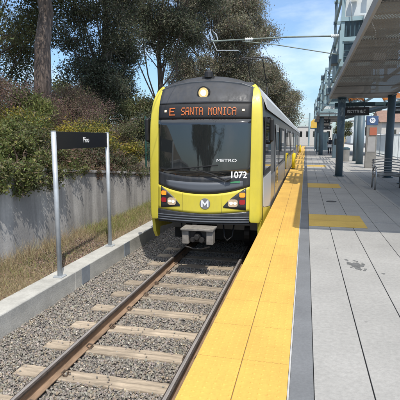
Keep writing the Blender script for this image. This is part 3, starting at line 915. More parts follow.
for j in range(NY + 1):
    t = j / NY
    for i in range(NX):
        x = -0.935 + 1.87 * i / (NX - 1)
        hf = cap_top(x) - 0.002; q = yf(x, hf)
        hb = 3.80 - 0.10 * (abs(x) / 0.9) ** 2
        mb.v.append((TC + x, q + (10.4 - q) * t, TOR + hf + (hb - hf) * t + 0.03 * math.sin(math.pi * t)))
for j in range(NY):
    for i in range(NX - 1):
        a = j * NX + i; mb.f.append((a, a + 1, a + NX + 1, a + NX)); mb.m.append(0)
mb.build('cab_roof', M['t_cap'], tr, smooth=True)
mb = MB(); patch(mb, X21, lambda x: 0.90, lambda x: cap_top(x) - 0.03, -0.035, 24, 0.02)
mb.build('cab_bulkhead', M['t_black'], tr, smooth=True)
# roof cap over the destination sign
mb = MB(); patch(mb, X21, lambda x: 3.335, lambda x: cap_top(x), 0.0, 12); mb.build('roof_cap', M['t_cap'], tr, smooth=True)
mb = MB(); patch(mb, X21, lambda x: 3.02, lambda x: 3.33, -0.004, 6); sign = mb.build('destination_sign', M['rubber'], tr, smooth=True)
def on_face(off):
    def f(co):
        return Vector(fp(co.x - TC, co.z - TOR, off + (8.0 - co.y)))
    return f
def face_text(name, txt, size, x, h, mat, parent, xs=1.0, off=0.014, offset=0.0):
    return place_text(name, txt, size, Vector((TC + x, 8.0, TOR + h)), mat, parent, xscale=xs, depth=0.002, fn=on_face(off), offset=offset)
LED = {'S': '01111 10000 10000 01110 00001 00001 11110', 'A': '01110 10001 10001 11111 10001 10001 10001', 'N': '10001 11001 11001 10101 10011 10011 10001', 'T': '11111 00100 00100 00100 00100 00100 00100',
       'M': '10001 11011 10101 10101 10001 10001 10001', 'O': '01110 10001 10001 10001 10001 10001 01110', 'I': '01110 00100 00100 00100 00100 00100 01110', 'C': '01110 10001 10000 10000 10000 10001 01110', 'E': '11111 10000 10000 11110 10000 10000 11111', ' ': ' '.join(['00000'] * 7)}
def led_text(name, txt, x0, x1, hc, pitch_h):
    mb = MB(); cols = len(txt) * 6 - 1; pw = (x1 - x0) / cols
    for ci, ch in enumerate(txt):
        for r_, row in enumerate(LED[ch].split()):
            for k, bit in enumerate(row):
                if bit == '1':
                    x = x0 + (ci * 6 + k + 0.5) * pw; h = hc + (3 - r_) * pitch_h
                    a, b = pw * 0.41, pitch_h * 0.41
                    mb.add([fp(x - a, h - b, 0.0145), fp(x + a, h - b, 0.0145), fp(x + a, h + b, 0.0145), fp(x - a, h + b, 0.0145),
                            fp(x - a, h - b, 0.0085), fp(x + a, h - b, 0.0085), fp(x + a, h + b, 0.0085), fp(x - a, h + b, 0.0085)],
                           [(0,1,2,3), (0,4,5,1), (1,5,6,2), (2,6,7,3), (3,7,4,0)])
    return mb.build(name, M['led'], sign)
led_text('lettering', 'SANTA MONICA', -0.46, 0.70, 3.175, 0.0225)
led_text('route_letter', 'E', -0.735, -0.60, 3.175, 0.0225)
for x, h in ((-0.83, 3.19), (0.84, 3.19)):
    mb = MB(); patch(mb, [x - 0.022, x + 0.022], lambda q: h - 0.022, lambda q: h + 0.022, 0.008, 1); mb.build('marker_light', M['ledw'], sign)
# windscreen, dashboard band, yellow lower mask, bumper
def ws_low(x): return 1.86 + 0.10 * (abs(x) / FX) ** 2
mb = MB(); patch(mb, X21, ws_low, lambda x: 3.015, 0.002, 10); ws = mb.build('windscreen', M['t_glass'], tr, smooth=True)
def ymask_top(x): return 1.505 + 0.165 * (abs(x) / FX) ** 2.2
mb = MB(); patch(mb, X21, lambda x: ymask_top(x) + 0.004, lambda x: ws_low(x) - 0.004, -0.002, 5); mb.build('dash_panel', M['t_black'], tr, smooth=True)
mb = MB(); patch(mb, list(np.linspace(-0.80, 0.86, 21)), lambda x: 1.545 + 0.165 * (abs(x) / FX) ** 2.0, lambda x: 1.745 + 0.05 * (abs(x) / FX) ** 2, 0.004, 3, 0.008); mb.build('grey_band', M['t_grey'], tr, smooth=True)
def bump_top(x): return 1.105 + 0.06 * (abs(x) / FX) ** 1.6
mb = MB(); patch(mb, X21, lambda x: bump_top(x) + 0.004, ymask_top, 0.006, 8); ym = mb.build('front_mask', M['t_yellow'], tr, smooth=True)
mb = MB(); patch(mb, X21, lambda x: 0.92, bump_top, 0.012, 6); bp = mb.build('bumper', M['t_black'], tr, smooth=True)
mb = MB()
for hh in (1.045, 0.995, 0.945):
    patch(mb, X21, lambda x: hh - 0.012, lambda x: hh + 0.012, 0.022, 2, 0.014)
mb.build('bumper_rib', M['t_grey'], bp, smooth=True)
for x in (-0.42, 0.44):
    mb = MB(); patch(mb, [x - 0.003, x + 0.003], lambda q: bump_top(q) + 0.012, lambda q: ymask_top(q) - 0.004, 0.0075, 6, 0.006)
    mb.build('panel_joint', M['rubber'], ym)
for x in (-0.52, 0.42):
    mb = MB()
    mb.tube([(TC + x, 8.95, TOR + 0.90), (TC + x + 0.04, 8.86, TOR + 0.60), (TC + x + 0.10, 8.86, TOR + 0.52), (TC + x + 0.2, 8.92, TOR + 0.60), (TC + x + 0.24, 8.98, TOR + 0.90)], 0.016, 8); mb.build('air_hose', M['rubber'], tr, smooth=True)
mb = MB(); mb.box(TC - 1.15, TC + 1.15, 10.5, 10.6, TOR + 0.16, TOR + 1.0); mb.build('void_shade_sheet', M['under'], tr)  # black sheet standing in for the shade of the recess under the nose
mb = MB(); patch(mb, X21, lambda x: 0.895, lambda x: 0.915, 0.0, 1, 0.30); mb.build('bumper_underside', M['under'], tr)
# headlight clusters
for s in (-1, 1):
    def lo(x): return 1.245 - 0.055 * ((abs(x) - 0.48) / 0.42)
    def hi(x):
        t = (abs(x) - 0.48) / 0.45
        return 1.27 + 0.375 * max(0.0, min(1, t)) ** 0.75
    xs = [s * q for q in (0.47, 0.50, 0.56, 0.64, 0.72, 0.80, 0.88, 0.93)]
    if s < 0: xs = xs[::-1]
    mb = MB(); patch(mb, xs, lo, hi, 0.016, 5, 0.014); hl = mb.build('headlight_cluster', M['t_black'], tr, smooth=True)
    def disc(x, h, r, mat, name, sq=1.0, n=18, off=0.026):
        mb = MB()
        front = [fp(x + r * math.copysign(abs(math.cos(a)) ** sq, math.cos(a)), h + r * 0.78 * math.copysign(abs(math.sin(a)) ** sq, math.sin(a)), off) for a in np.linspace(0, 2 * math.pi, n, endpoint=False)]
        back = [(p[0], p[1] + 0.02, p[2]) for p in front]
        mb.add(front + back, [tuple(range(n))] + [(i, (i+1) % n, n + (i+1) % n, n + i) for i in range(n)])
        return mb.build(name, mat, hl)
    disc(s * 0.665, 1.335, 0.10, M['headlamp'], 'headlight', 0.55)
    for bx_, br_ in ((0.63, 0.036), (0.71, 0.032)):
        disc(s * bx_, 1.335, br_, M['bulb'], 'bulb', 1.0, off=0.030)
    disc(s * 0.855, 1.50, 0.060, M['amber'], 'turn_signal', 0.4)
    disc(s * 0.855, 1.355, 0.060, M['redlens'], 'tail_light', 0.4)
# round top lamp
def fdisc(x, h, r, y_off, depth, mat, name, parent, n=28):
    c = Vector(fp(x, h, y_off))
    mb = MB(); mb.tube([c + Vector((0, depth, 0)), c], r, n)
    return mb.build(name, mat, parent, smooth=False, bevel=0.004)
lm = fdisc(-0.01, 3.545, 0.135, 0.055, 0.14, M['rubber'], 'top_lamp', tr)
fdisc(-0.01, 3.545, 0.105, 0.064, 0.02, M['lamp'], 'lamp_lens', lm)
fdisc(-0.01, 3.545, 0.06, 0.074, 0.02, M['bulb'], 'bulb', lm)
# roof horn knob
mb = MB(); c = Vector((TC + 0.0, 9.35, TOR + 3.95)); mb.tube([c + Vector((0, 0, -0.05)), c + Vector((0, 0, 0.06)), c + Vector((0, 0, 0.10))], [0.10, 0.09, 0.04], 16); mb.box(TC - 0.13, TC + 0.13, 9.3, 9.45, TOR + 3.86, TOR + 3.93); mb.build('roof_horn', M['rubber'], tr)
# M emblem, number, maker's lettering
em = fdisc(0.085, 1.315, 0.112, 0.022, 0.02, M['mask_grey'], 'emblem', ym)
mb = MB(); yb = yf(0.085, 1.315) - 0.0225
def mpoly(*p): mb.prism_y([(TC + 0.085 + a, TOR + 1.315 + b) for a, b in p], yb - 0.005, yb)
mpoly((-0.078, -0.07), (-0.048, -0.07), (-0.048, 0.018), (0.0, -0.045), (0.048, 0.018), (0.048, -0.07), (0.078, -0.07), (0.078, 0.07), (0.05, 0.07), (0.0, 0.005), (-0.05, 0.07), (-0.078, 0.07))
mb.build('lettering', M['white_paint'], em)
face_text('fleet_number', '1072', 0.185, 0.765, 1.90, M['white_paint'], ws, 0.95, 0.010, 0.004)
face_text('lettering', 'METRO', 0.085, 0.52, 2.19, M['white_paint'], ws, 1.5, 0.010)
mb = MB(); patch(mb, list(np.linspace(0.60, 0.80, 5)), lambda x: 1.735 + 0.06 * (x - 0.6), lambda x: 1.765 + 0.12 * (x - 0.6), 0.014, 1, 0.008); mb.build('sticker', M['green_reflect'], tr)
# wiper
mb = MB()
mb.tube([fp(0.50, 1.80, 0.05), fp(0.2, 1.93, 0.06), fp(-0.25, 2.04, 0.05), fp(-0.75, 2.00, 0.03)], [0.018, 0.015, 0.012, 0.010], 6)
mb.tube([fp(-0.85, 1.97, 0.022), fp(-0.3, 2.035, 0.022), fp(0.35, 2.10, 0.022)], 0.013, 6)
mb.tube([fp(0.62, 1.83, 0.06), fp(0.52, 1.79, 0.05)], 0.03, 8)
mb.build('wiper', M['rubber'], tr)
# mirrors / side cameras
for s, ym_ in ((-1, 9.08), (1, 9.72)):
    x0 = TC + s * 1.255
    a_, b_ = sorted((x0 + s * 0.045, x0 + s * 0.145))
    mb = MB(); mb.box(a_, b_, ym_, ym_ + 0.13, TOR + 2.56, TOR + 3.06)
    mr = mb.build('mirror', M['rubber'], tr, bevel=0.04)
    for hh in (3.08, 2.53):
        mb = MB(); mb.tube([(x0 - s * 0.03, ym_ + 0.22, TOR + hh), (x0 + s * 0.06, ym_ + 0.12, TOR + hh), (x0 + s * 0.09, ym_ + 0.07, TOR + (3.03 if hh > 3 else 2.58))], 0.018, 8); mb.build('mirror_arm', M['rubber'], mr, smooth=True)
# yellow skirts at the cab corners
for s in (-1, 1):
    mb = MB()
    x1, x2 = s * 1.15, s * 1.235
    mb.prism_x([(8.98, TOR + 0.915), (9.06, TOR + 0.60), (9.18, TOR + 0.46), (9.30, TOR + 0.46), (9.45, TOR + 0.915)], TC + x1, TC + x2 - s * 0.015)
    mb.prism_x([(9.2, TOR + 0.70), (9.45, TOR + 0.62), (11.0, TOR + 0.44), (11.2, TOR + 0.92), (9.42, TOR + 1.16), (9.2, TOR + 1.20)], TC + s * 1.239, TC + s * 1.252)
    mb.build('cab_skirt', M['t_yellow'], tr, bevel=0.006)
    mb = MB(); mb.prism_x([(9.22, TOR + 1.215), (9.42, TOR + 1.175), (11.2, TOR + 0.935), (11.2, TOR + 1.82), (9.22, TOR + 1.82)], TC + s * 1.239, TC + s * 1.250); mb.build('side_panel', M['t_white'], tr)
    mb = MB(); mb.prism_x([(9.26, TOR + 1.86), (10.9, TOR + 1.86), (10.9, TOR + 3.08), (9.26, TOR + 3.08)], TC + s * 1.236, TC + s * 1.256); cw = mb.build('cab_window', M['rubber'], tr, bevel=0.03)
    mb = MB(); mb.box(min(TC + s * 1.257, TC + s * 1.262), max(TC + s * 1.257, TC + s * 1.262), 9.36, 10.8, TOR + 1.98, TOR + 2.98); mb.build('pane', M['t_glass'], cw)
    # roof fairing, pale, along both cars
    for y0, y1 in ((9.75, 36.2), (36.9, 63.4)):
        mb = MB(); mb.prism_y([(TC + s * 1.243, TOR + 3.26), (TC + s * 1.215, TOR + 3.50), (TC + s * 1.06, TOR + 3.72), (TC + s * 1.0, TOR + 3.72), (TC + s * 1.16, TOR + 3.46)], y0, y1)
        mb.build('roof_fairing', M['t_white'], tr)
        mb = MB(); mb.prism_y([(TC + s * 1.237, TOR + 0.85), (TC + s * 1.248, TOR + 0.85), (TC + s * 1.248, TOR + 1.70), (TC + s * 1.237, TOR + 1.70)], y0 + 1.46, y1)
        mb.build('lower_panel', M['t_silver'], tr)
        mb = MB(); mb.prism_y([(TC + s * 1.19, TOR + 0.20), (TC + s * 1.215, TOR + 0.20), (TC + s * 1.225, TOR + 0.58), (TC + s * 1.20, TOR + 0.58)], y0 + 0.1 if y0 > 20 else 11.3, y1)
        mb.build('side_skirt', M['t_side_dark'], tr)
# doors and windows of both cars, platform side and far side
for s in (-1, 1):
    for car in (9.3, 36.6):
        dpos = [4.0, 10.2, 16.9, 22.6]
        for dp in dpos:
            for lf in (0, 1):
                y0 = car + dp + lf * 0.66 - 0.66
                mb = MB(); mb.box(min(TC + s * 1.246, TC + s * 1.262), max(TC + s * 1.246, TC + s * 1.262), y0 + 0.01, y0 + 0.65, TOR + 0.92, TOR + 3.02)
                dr = mb.build('door', M['t_silver'], tr, bevel=0.008)
                mb = MB(); mb.box(min(TC + s * 1.263, TC + s * 1.267), max(TC + s * 1.263, TC + s * 1.267), y0 + 0.10, y0 + 0.56, TOR + 1.25, TOR + 2.85); mb.build('pane', M['t_glass'], dr)
        for wp, wlen in ((5.9, 2.9), (12.0, 1.8), (14.6, 1.3), (18.6, 2.9), (24.2, 1.9)):
            y0 = car + wp - 0.65
            mb = MB(); mb.box(min(TC + s * 1.238, TC + s * 1.252), max(TC + s * 1.238, TC + s * 1.252), y0, y0 + wlen, TOR + 1.78, TOR + 2.98)
            wd = mb.build('window', M['rubber'], tr, bevel=0.03)
            mb = MB(); mb.box(min(TC + s * 1.253, TC + s * 1.257), max(TC + s * 1.253, TC + s * 1.257), y0 + 0.06, y0 + wlen - 0.06, TOR + 1.85, TOR + 2.9); mb.build('pane', M['t_glass'], wd)
# coupler
cp = MB(); cp.box(TC - 0.33, TC + 0.35, 8.22, 8.62, TOR + 0.830, TOR + 0.870)
co = cp.build('coupler', M['coupler'], tr, bevel=0.006)
for x in (-0.315, 0.195):
    mb = MB(); mb.box(TC + x, TC + x + 0.14, 8.28, 8.5, TOR + 0.545, TOR + 0.828); mb.build('side_block', M['coupler'], co, bevel=0.015)
mb = MB(); mb.box(TC - 0.17, TC + 0.19, 8.36, 9.4, TOR + 0.575, TOR + 0.820)
for xx in (-0.08, 0.10): mb.tube([(TC + xx, 8.25, TOR + 0.645), (TC + xx, 8.37, TOR + 0.645)], 0.055, 12)
mb.tube([(TC + 0.01, 8.2, TOR + 0.705), (TC + 0.01, 8.37, TOR + 0.705)], [0.05, 0.09], 12)
mb.tube([(TC - 0.25, 8.3, TOR + 0.495), (TC - 0.1, 8.35, TOR + 0.445), (TC + 0.1, 8.36, TOR + 0.445), (TC + 0.26, 8.3, TOR + 0.505)], 0.018, 8)
mb.build('coupler_head', M['iron'], co, bevel=0.008)
# underframe and bogies
mb = MB(); mb.box(TC - 1.08, TC + 1.08, 10.61, 36.2, TOR + 0.36, TOR + 0.55); mb.box(TC - 1.08, TC + 1.08, 36.9, 63.4, TOR + 0.36, TOR + 0.55)
mb.build('underframe', M['under'], tr)
for yb in (11.6, 22.9, 34.0, 38.9, 50.2, 61.2):
    mb = MB(); mb.box(TC - 1.0, TC + 1.0, yb - (1.3 if yb > 12 else 0.95), yb + 1.3, TOR + 0.22, TOR + 0.4)
    bo = mb.build('bogie', M['under'], tr)
    for yy in (-0.95, 0.95):
        for s in (-1, 1):
            mb = MB(); x0 = TC + s * 0.752; mb.tube([(x0 - 0.065, yb + yy, TOR + 0.332), (x0 + 0.065, yb + yy, TOR + 0.332)], 0.33, 24)
            mb.build('wheel', M['iron'], bo)
# pantograph
for yp in (17.6, 45.0):
    z0 = TOR + 3.86
    mb = MB()
    for s in (-1, 1):
        mb.tube([(TC + s * 0.45, yp + 1.1, z0), (TC + s * 0.35, yp + 2.0, z0 + 0.95)], 0.03, 8)
        mb.tube([(TC + s * 0.35, yp + 2.0, z0 + 0.95), (TC + s * 0.30, yp + 0.2, z0 + 1.83)], 0.022, 8)
    mb.tube([(TC - 0.5, yp + 1.1, z0), (TC + 0.5, yp + 1.1, z0)], 0.045, 8)
    mb.box(TC - 0.6, TC + 0.6, yp + 0.3, yp + 1.6, z0 - 0.06, z0 + 0.06)
    pg = mb.build('pantograph', M['iron'], tr)
    mb = MB()
    for dy in (0.0, 0.35):
        mb.tube([(TC - 0.72, yp + dy, z0 + 1.70), (TC - 0.50, yp + dy, z0 + 1.86), (TC + 0.50, yp + dy, z0 + 1.86), (TC + 0.72, yp + dy, z0 + 1.70)], 0.022, 8)
    mb.build('collector_head', M['iron'], pg)
# roof equipment boxes
for y0, y1, hh in ((11.5, 14.2, 0.32), (20.5, 25.5, 0.36), (27.5, 33.5, 0.33), (40, 44, 0.34), (50, 58, 0.36)):
    mb = MB(); mb.box(TC - 0.72, TC + 0.72, y0, y1, TOR + 3.78, TOR + 3.80 + hh * 0.8); mb.build('roof_unit', M['t_cap'], tr, bevel=0.04)

tr.scale = (0.97, 1, 1); tr.location.x = TC + 0.03
# ================================================================== STATION: canopies, columns, lattices
def canopy(y0, y1, z0, z1, x0, x1, lab, detail=True):
    """z0, z1: underside at the near and far end"""
    c = thing('platform_canopy', lab, 'canopy', ((x0 + x1) / 2, (y0 + y1) / 2, z0), 'platform canopies')
    L = y1 - y0
    def zz(y): return z0 + (z1 - z0) * (y - y0) / L
    mb = MB()
    # corrugated soffit sheet, ridges across the roof
    n = int(L / 0.05); prof = []
    for i in range(n + 1):
        y = y0 + L * i / n
        prof.append((y, zz(y) + (0.012 if (i // 1) % 2 else 0.0)))
    N = len(prof)
    vs = [(x0 + 0.05, y, z) for y, z in prof] + [(x1 - 0.05, y, z) for y, z in prof]
    mb.add(vs, [(i, i + 1, N + i + 1, N + i) for i in range(N - 1)])
    mb.build('soffit', M['soffit'], c, fix=False)
    mb = MB()
    for xa, xb in ((x0, x0 + 0.05), (x1 - 0.05, x1)):
        mb.prism_x([(y0, z0 - 0.02), (y1, z1 - 0.02), (y1, z1 + 0.16), (y0, z0 + 0.16)], xa, xb)
    mb.build('fascia', M['fascia'], c)
    k = y0 + 0.9
    while k < y1:
        mb = MB(); mb.box(x0 + 0.06, x1 - 0.06, k - 0.03, k + 0.03, zz(k) - 0.028, zz(k) - 0.002); mb.build('purlin', M['roof_solid'], c); k += 2.35
    for ye, ze in ((y0, z0), (y1, z1)):
        mb = MB(); mb.box(x0 + 0.051, x1 - 0.051, ye - 0.03, ye + 0.03, ze - 0.03, ze + 0.15); mb.build('end_fascia', M['fascia'], c)
    return c
canopy(6.15, 20.45, 3.60, 3.38, 0.93, 3.42, 'nearest platform canopy with ribbed dark underside overhead')
def wing(y0, y1, z0, lab):
    c = thing('roof_wing', lab, 'canopy', (5, (y0 + y1) / 2, z0), 'canopy wings')
    mb = MB(); mb.prism_y([(3.40, z0 + 0.20), (8.6, z0 + 1.45), (8.6, z0 + 1.51), (3.40, z0 + 0.26)], y0, y1); mb.build('roof_deck', M['roof_solid'], c)
    k = y0 + 0.3
    while k < y1:
        mb = MB(); mb.prism_y([(3.45, z0 - 0.02), (8.5, z0 + 1.25), (8.5, z0 + 1.40), (3.45, z0 + 0.19)], k - 0.05, k + 0.05); mb.build('rafter', M['teal'], c); k += 3.5
    return c
wing(6.15, 20.3, 3.5, 'upswept roof wing beside the nearest platform canopy')
canopy(41.5, 57, 3.72, 3.60, 0.95, 3.6, 'second platform canopy beyond the gap with pale edge')
wing(41.5, 57, 3.6, 'upswept roof wing beside the second canopy')
canopy(66, 82, 3.75, 3.7, 0.95, 3.6, 'farthest platform canopy near the end of the station')

def column(x, y, h, lab, r=0.155, base=True):
    c = thing('canopy_column', lab, 'column', (x, y, 0), 'blue green columns on the platform')
    mb = MB(); mb.tube([(x, y, 0.002), (x, y, h)], r, 24); o = mb.build('shaft', M['teal'], c, smooth=False)
    for p in o.data.polygons: p.use_smooth = len(p.vertices) == 4
    mb = MB(); mb.tube([(x, y, 0.003), (x, y, 0.03)], r + 0.07, 24); mb.build('base_plate', M['teal_dk'], c, bevel=0.006)
    mb = MB(); mb.tube([(x, y, h + 0.001), (x, y, h + 0.03)], r + 0.03, 24); mb.build('cap_plate', M['teal_dk'], c)
    return c
column(1.44, 20.05, 3.33, 'thick blue green column in front at the end of the near canopy')
column(3.40, 19.9, 3.40, 'blue green column in the back row behind the curved bench')
column(3.52, 17.3, 3.40, 'blue green column cut by the right edge of the photo', 0.16)
column(3.36, 29.8, 3.3, 'blue green column left of the tall grey pylon', 0.22)
column(3.45, 33.5, 3.3, 'slim blue green column just right of the thick front column', 0.15)
column(1.42, 44.5, 3.6, 'column under near end of second canopy left of the person', 0.2)
column(1.42, 56, 3.5, 'column under far end of second canopy', 0.2)
column(1.42, 68, 3.65, 'column under the farthest canopy', 0.2)
# dark gantry beam over the platform beyond the first canopy
gb = thing('cross_beam', 'long dark steel cross beam spanning the platform columns', 'beam', (3.2, 20.9, 2.7))
mb = MB(); mb.box(1.2, 7.5, 20.75, 20.95, 3.02, 3.2); mb.build('beam', M['teal_dk'], gb, bevel=0.01)
mb = MB()
for x in (1.44, 3.4, 5.4, 7.3): mb.box(x - 0.06, x + 0.06, 20.2, 20.745, 3.04, 3.16)
mb.build('bracket', M['teal_dk'], gb)
def hang_sign(x0, x1, y, z0, z1, lab, rows, seed, col=None):
    s = thing('hanging_sign', lab, 'sign', ((x0 + x1) / 2, y, z0), 'black hanging signs')
    mb = MB(); mb.box(x0, x1, y - 0.05, y + 0.05, z0, z1); mb.build('sign_box', M['sign_black'], s, bevel=0.01)
    for x in (x0 + 0.2, x1 - 0.2):
        mb = MB(); mb.tube([(x, y, z1), (x, y, z1 + 0.35)], 0.02, 8); mb.build('hanger', M['teal_dk'], s)
    r_ = random.Random(seed); mb = MB()
    for k in range(rows):
        zc = z1 - (z1 - z0) * (k + 0.5) / rows; hh = (z1 - z0) / rows * 0.17
        x = x0 + 0.10 * (x1 - x0)
        while x < x1 - 0.14 * (x1 - x0):
            wd = r_.uniform(0.5, 0.95) * hh * 1.5
            mb.box(x, x + wd * 0.24, y - 0.054, y - 0.0505, zc - hh, zc + hh)
            if r_.random() < 0.7: mb.box(x + wd * 0.24, x + wd, y - 0.054, y - 0.0505, zc + hh * 0.6, zc + hh)
            if r_.random() < 0.5: mb.box(x + wd * 0.76, x + wd, y - 0.054, y - 0.0505, zc - hh, zc + hh * 0.6)
            if r_.random() < 0.5: mb.box(x + wd * 0.24, x + wd * 0.76, y - 0.054, y - 0.0505, zc - hh, zc - hh * 0.6)
            x += wd * 1.28 + (0.12 if r_.random() < 0.15 else 0)
    mb.build('lettering', M['white_paint'], s)
    return s
hang_sign(1.62, 2.62, 20.55, 2.62, 2.98, 'black overhead sign with one row of white letters under canopy end', 1, 3)
hang_sign(3.35, 4.6, 20.5, 2.68, 2.98, 'black overhead sign at right edge of the photo', 1, 5)
hang_sign(1.2, 2.25, 45, 3.05, 3.45, 'upper black sign under the second canopy', 1, 9)
hang_sign(1.2, 2.35, 44.8, 2.45, 2.85, 'lower black sign under the second canopy', 1, 12)
# orange translucent art panels under the far end of the canopy
def orange_panel(x0, x1, y, z, lab):
    p = thing('orange_panel', lab, 'panel', ((x0 + x1) / 2, y, z), 'orange glass panels')
    mb = MB(); n = 10; vs = []
    for i in range(n + 1):
        t = i / n; x = x0 + (x1 - x0) * t
        vs += [(x, y, z + 0.10 * math.sin(math.pi * t)), (x, y + 0.9, z + 0.30 + 0.12 * math.sin(math.pi * t))]
    mb.add(vs, [(2*i, 2*i+2, 2*i+3, 2*i+1) for i in range(n)])
    o = mb.build('glass', M['orange'], p, smooth=True); sm = o.modifiers.new('s', 'SOLIDIFY'); sm.thickness = 0.02
    mb = MB(); mb.tube([(x0, y, z - 0.02), ((x0+x1)/2, y, z + 0.08), (x1, y, z - 0.02)], 0.025, 8); mb.build('edge_bar', M['teal'], p)
orange_panel(3.30, 4.35, 21.3, 3.28, 'larger orange curved panel hanging by the right hand column tops')
orange_panel(1.85, 2.5, 21.3, 3.26, 'small orange curved panel above the black overhead sign')

# steel lattice frames standing over the canopies
def lattice(x0, x1, y0, y1, zb, zt, lab, tiers, seed, levels=None):
    zl = levels or [zb + (zt - zb) * k / tiers for k in range(tiers + 1)]
    r_ = random.Random(seed)
    t = thing('lattice_frame', lab, 'steel frame', ((x0 + x1) / 2, (y0 + y1) / 2, zb), 'steel frames over the canopies')
    for x in (x0, x1):
        for y in (y0, y1):
            mb = MB(); mb.box(x - 0.05, x + 0.05, y - 0.05, y + 0.05, zb, zt); mb.build('post', M['teal_lt'] if y == y0 else M['teal'], t)
    mb = MB()
    for k in range(tiers + 1):
        z = zl[k] - (0.001 if k else -0.08)
        mb.box(x0 - 0.08, x1 + 0.08, y0 - 0.09, y0 - 0.052, z - 0.06, z + 0.06)
        mb.box(x0 - 0.08, x1 + 0.08, y1 + 0.052, y1 + 0.09, z - 0.06, z + 0.06)
        for x in (x0, x1): mb.box(x - 0.035, x + 0.035, y0 + 0.052, y1 - 0.052, z - 0.05, z + 0.05)
    mb.build('rail', M['teal_lt'], t)
    mb = MB(); mb.box(x0 + 0.12, x1 - 0.1, y0 + 1.2, y0 + 1.26, zb + 0.1, zt - 0.35); mb.build('back_wall', M['lat_back'], t)
    for k in range(tiers):
        z = zl[k]; dz = zl[k + 1] - z
        kind = (k + seed) % 3
        if kind == 0:
            mb = MB(); m_ = int((x1 - x0) / 0.13)
            for i in range(m_ + 1):
                x = x0 + 0.1 + (x1 - x0 - 0.2) * i / m_
                mb.box(x - 0.016, x + 0.016, y0 - 0.02, y0 + 0.012, z + 0.08, z + dz - 0.08)
            mb.build('baluster_panel', M['teal_dk'], t)
        elif kind == 1:
            mb = MB(); mb.box(x0 + 0.07, x0 + (x1 - x0) * 0.34, y0 + 0.02, y0 + 0.045, z + 0.1, z + dz - 0.1); mb.build('white_panel', M['white_metal'], t)
            mb = MB(); mb.box(x0 + (x1 - x0) * 0.5, x1 - 0.1, y0 + 0.1, y0 + 0.6, z + 0.14, z + dz * 0.6); mb.build('equipment_box', M['teal_dk'], t, bevel=0.03)
            mb = MB(); mb.box(x0 + 0.1, x1 - 0.1, y0 + 0.9, y0 + 0.93, z + dz * 0.3, z + dz - 0.1); mb.build('back_panel', M['white_metal'], t)
        else:
            mb = MB()
            for i in range(4):
                zz = z + 0.12 + (dz - 0.24) * i / 3
                mb.tube([(x0, y0 + 0.06, zz), (x1, y0 + 0.06, zz)], 0.022, 6)
            mb.tube([(x0, y0 + 0.05, z + 0.08), (x1, y0 + 0.05, z + dz - 0.1)], 0.03, 6)
            mb.build('brace', M['teal_dk'], t)
            mb = MB(); mb.box(x0 - 0.28, x0 - 0.07, y0 + 0.2, y0 + 0.7, z + 0.15, z + dz * 0.55); mb.build('equipment_box', M['teal'], t, bevel=0.02)
    return t
def clutter(t, x0, y0, zb, zt, seed, n=5):
    r_ = random.Random(seed)
    for k in range(n):
        x = x0 + r_.uniform(0.15, 1.3); y = y0 - 0.14 - r_.uniform(0, 0.1); z = zb + (zt - zb) * (k + r_.random()) / n
        q = r_.random()
        if q < 0.45:
            mb = MB(); w_, h_ = r_.uniform(0.16, 0.42), r_.uniform(0.14, 0.32); mb.box(x, x + w_, y - 0.12, y + 0.10, z, z + h_); mb.build('junction_box', M[r_.choice(['teal_dk', 'white_metal', 'pylon_grey'])], t, bevel=0.02)
        else:
            mb = MB(); mb.tube([(x, y, z - 0.4), (x + r_.uniform(-0.1, 0.1), y - 0.03, z), (x + r_.uniform(-0.3, 0.3), y, z + 0.5)], 0.016, 6); mb.build('conduit', M[r_.choice(['white_metal', 'teal_dk'])], t, smooth=True)
for args in ((0.98, 2.9, 14.6, 18.6, 3.80, 6.85, 'tall pale steel frame with white panels rising over the near canopy', 4, 2, [3.80, 4.62, 5.20, 6.08, 6.85]),
    (1.10, 2.9, 20.6, 25, 3.42, 5.9, 'blue green steel frame just behind the tallest one', 3, 2),
    (1.0, 2.9, 26.5, 31, 3.42, 5.5, 'third blue green steel frame stepping down the platform', 3, 0),
    (0.98, 2.9, 33, 38, 3.42, 5.6, 'fourth blue green steel frame stepping down the platform', 3, 1),
    (0.98, 3.0, 41, 46, 3.95, 5.5, 'fifth steel frame above the near end of the second canopy', 2, 2),
    (0.9, 3.0, 50, 56, 3.95, 5.7, 'sixth steel frame above the far end of the second canopy', 2, 0)):
    clutter(lattice(*args), args[0], args[2], args[4], args[5], 40 + args[8], 10 if args[2] < 15 else 5)
# legs carrying the frames that stand in the gap between canopies
for (x, y) in ((1.10, 20.6), (1.0, 31.0), (0.98, 38.0)):
    pass

# catenary: cantilever arm from the first lattice, wires along the track
ca = thing('cantilever_arm', 'grey green overhead line arm reaching across from the steel frame', 'overhead arm', (0.85, 14.2, 4.9))
ZA = 4.64
mb = MB(); mb.tube([(0.90, 14.0, ZA - 0.03), (-0.6, 13.95, ZA + 0.0), (-2.95, 13.9, ZA - 0.02)], 0.024, 10)
mb.build('boom', M['arm'], ca)
mb = MB(); mb.tube([(0.90, 14.05, ZA - 0.56), (-0.9, 13.95, ZA - 0.22), (-2.0, 13.9, ZA - 0.06)], 0.015, 8); mb.build('strut', M['arm'], ca)
for (x, y, z) in ((0.62, 14.0, ZA - 0.025), (-1.9, 13.93, ZA - 0.012)):
    mb = MB()
    for k in range(4): mb.tube([(x + k * 0.06, y, z), (x + k * 0.06 + 0.061, y, z)], [0.055, 0.03], 12)
    mb.build('insulator', M['white_metal'], ca)
mb = MB(); mb.tube([(-2.95, 13.9, ZA + 0.02), (-2.98, 13.9, ZA + 0.35), (-2.80, 13.9, ZA + 0.18), (-2.75, 13.9, ZA)], 0.018, 6)
mb.tube([(-2.9, 13.9, ZA - 0.03), (-2.78, 13.9, ZA - 0.30), (-2.1, 13.9, ZA - 0.33)], 0.016, 6)
mb.build('steady_arm', M['galv'], ca)
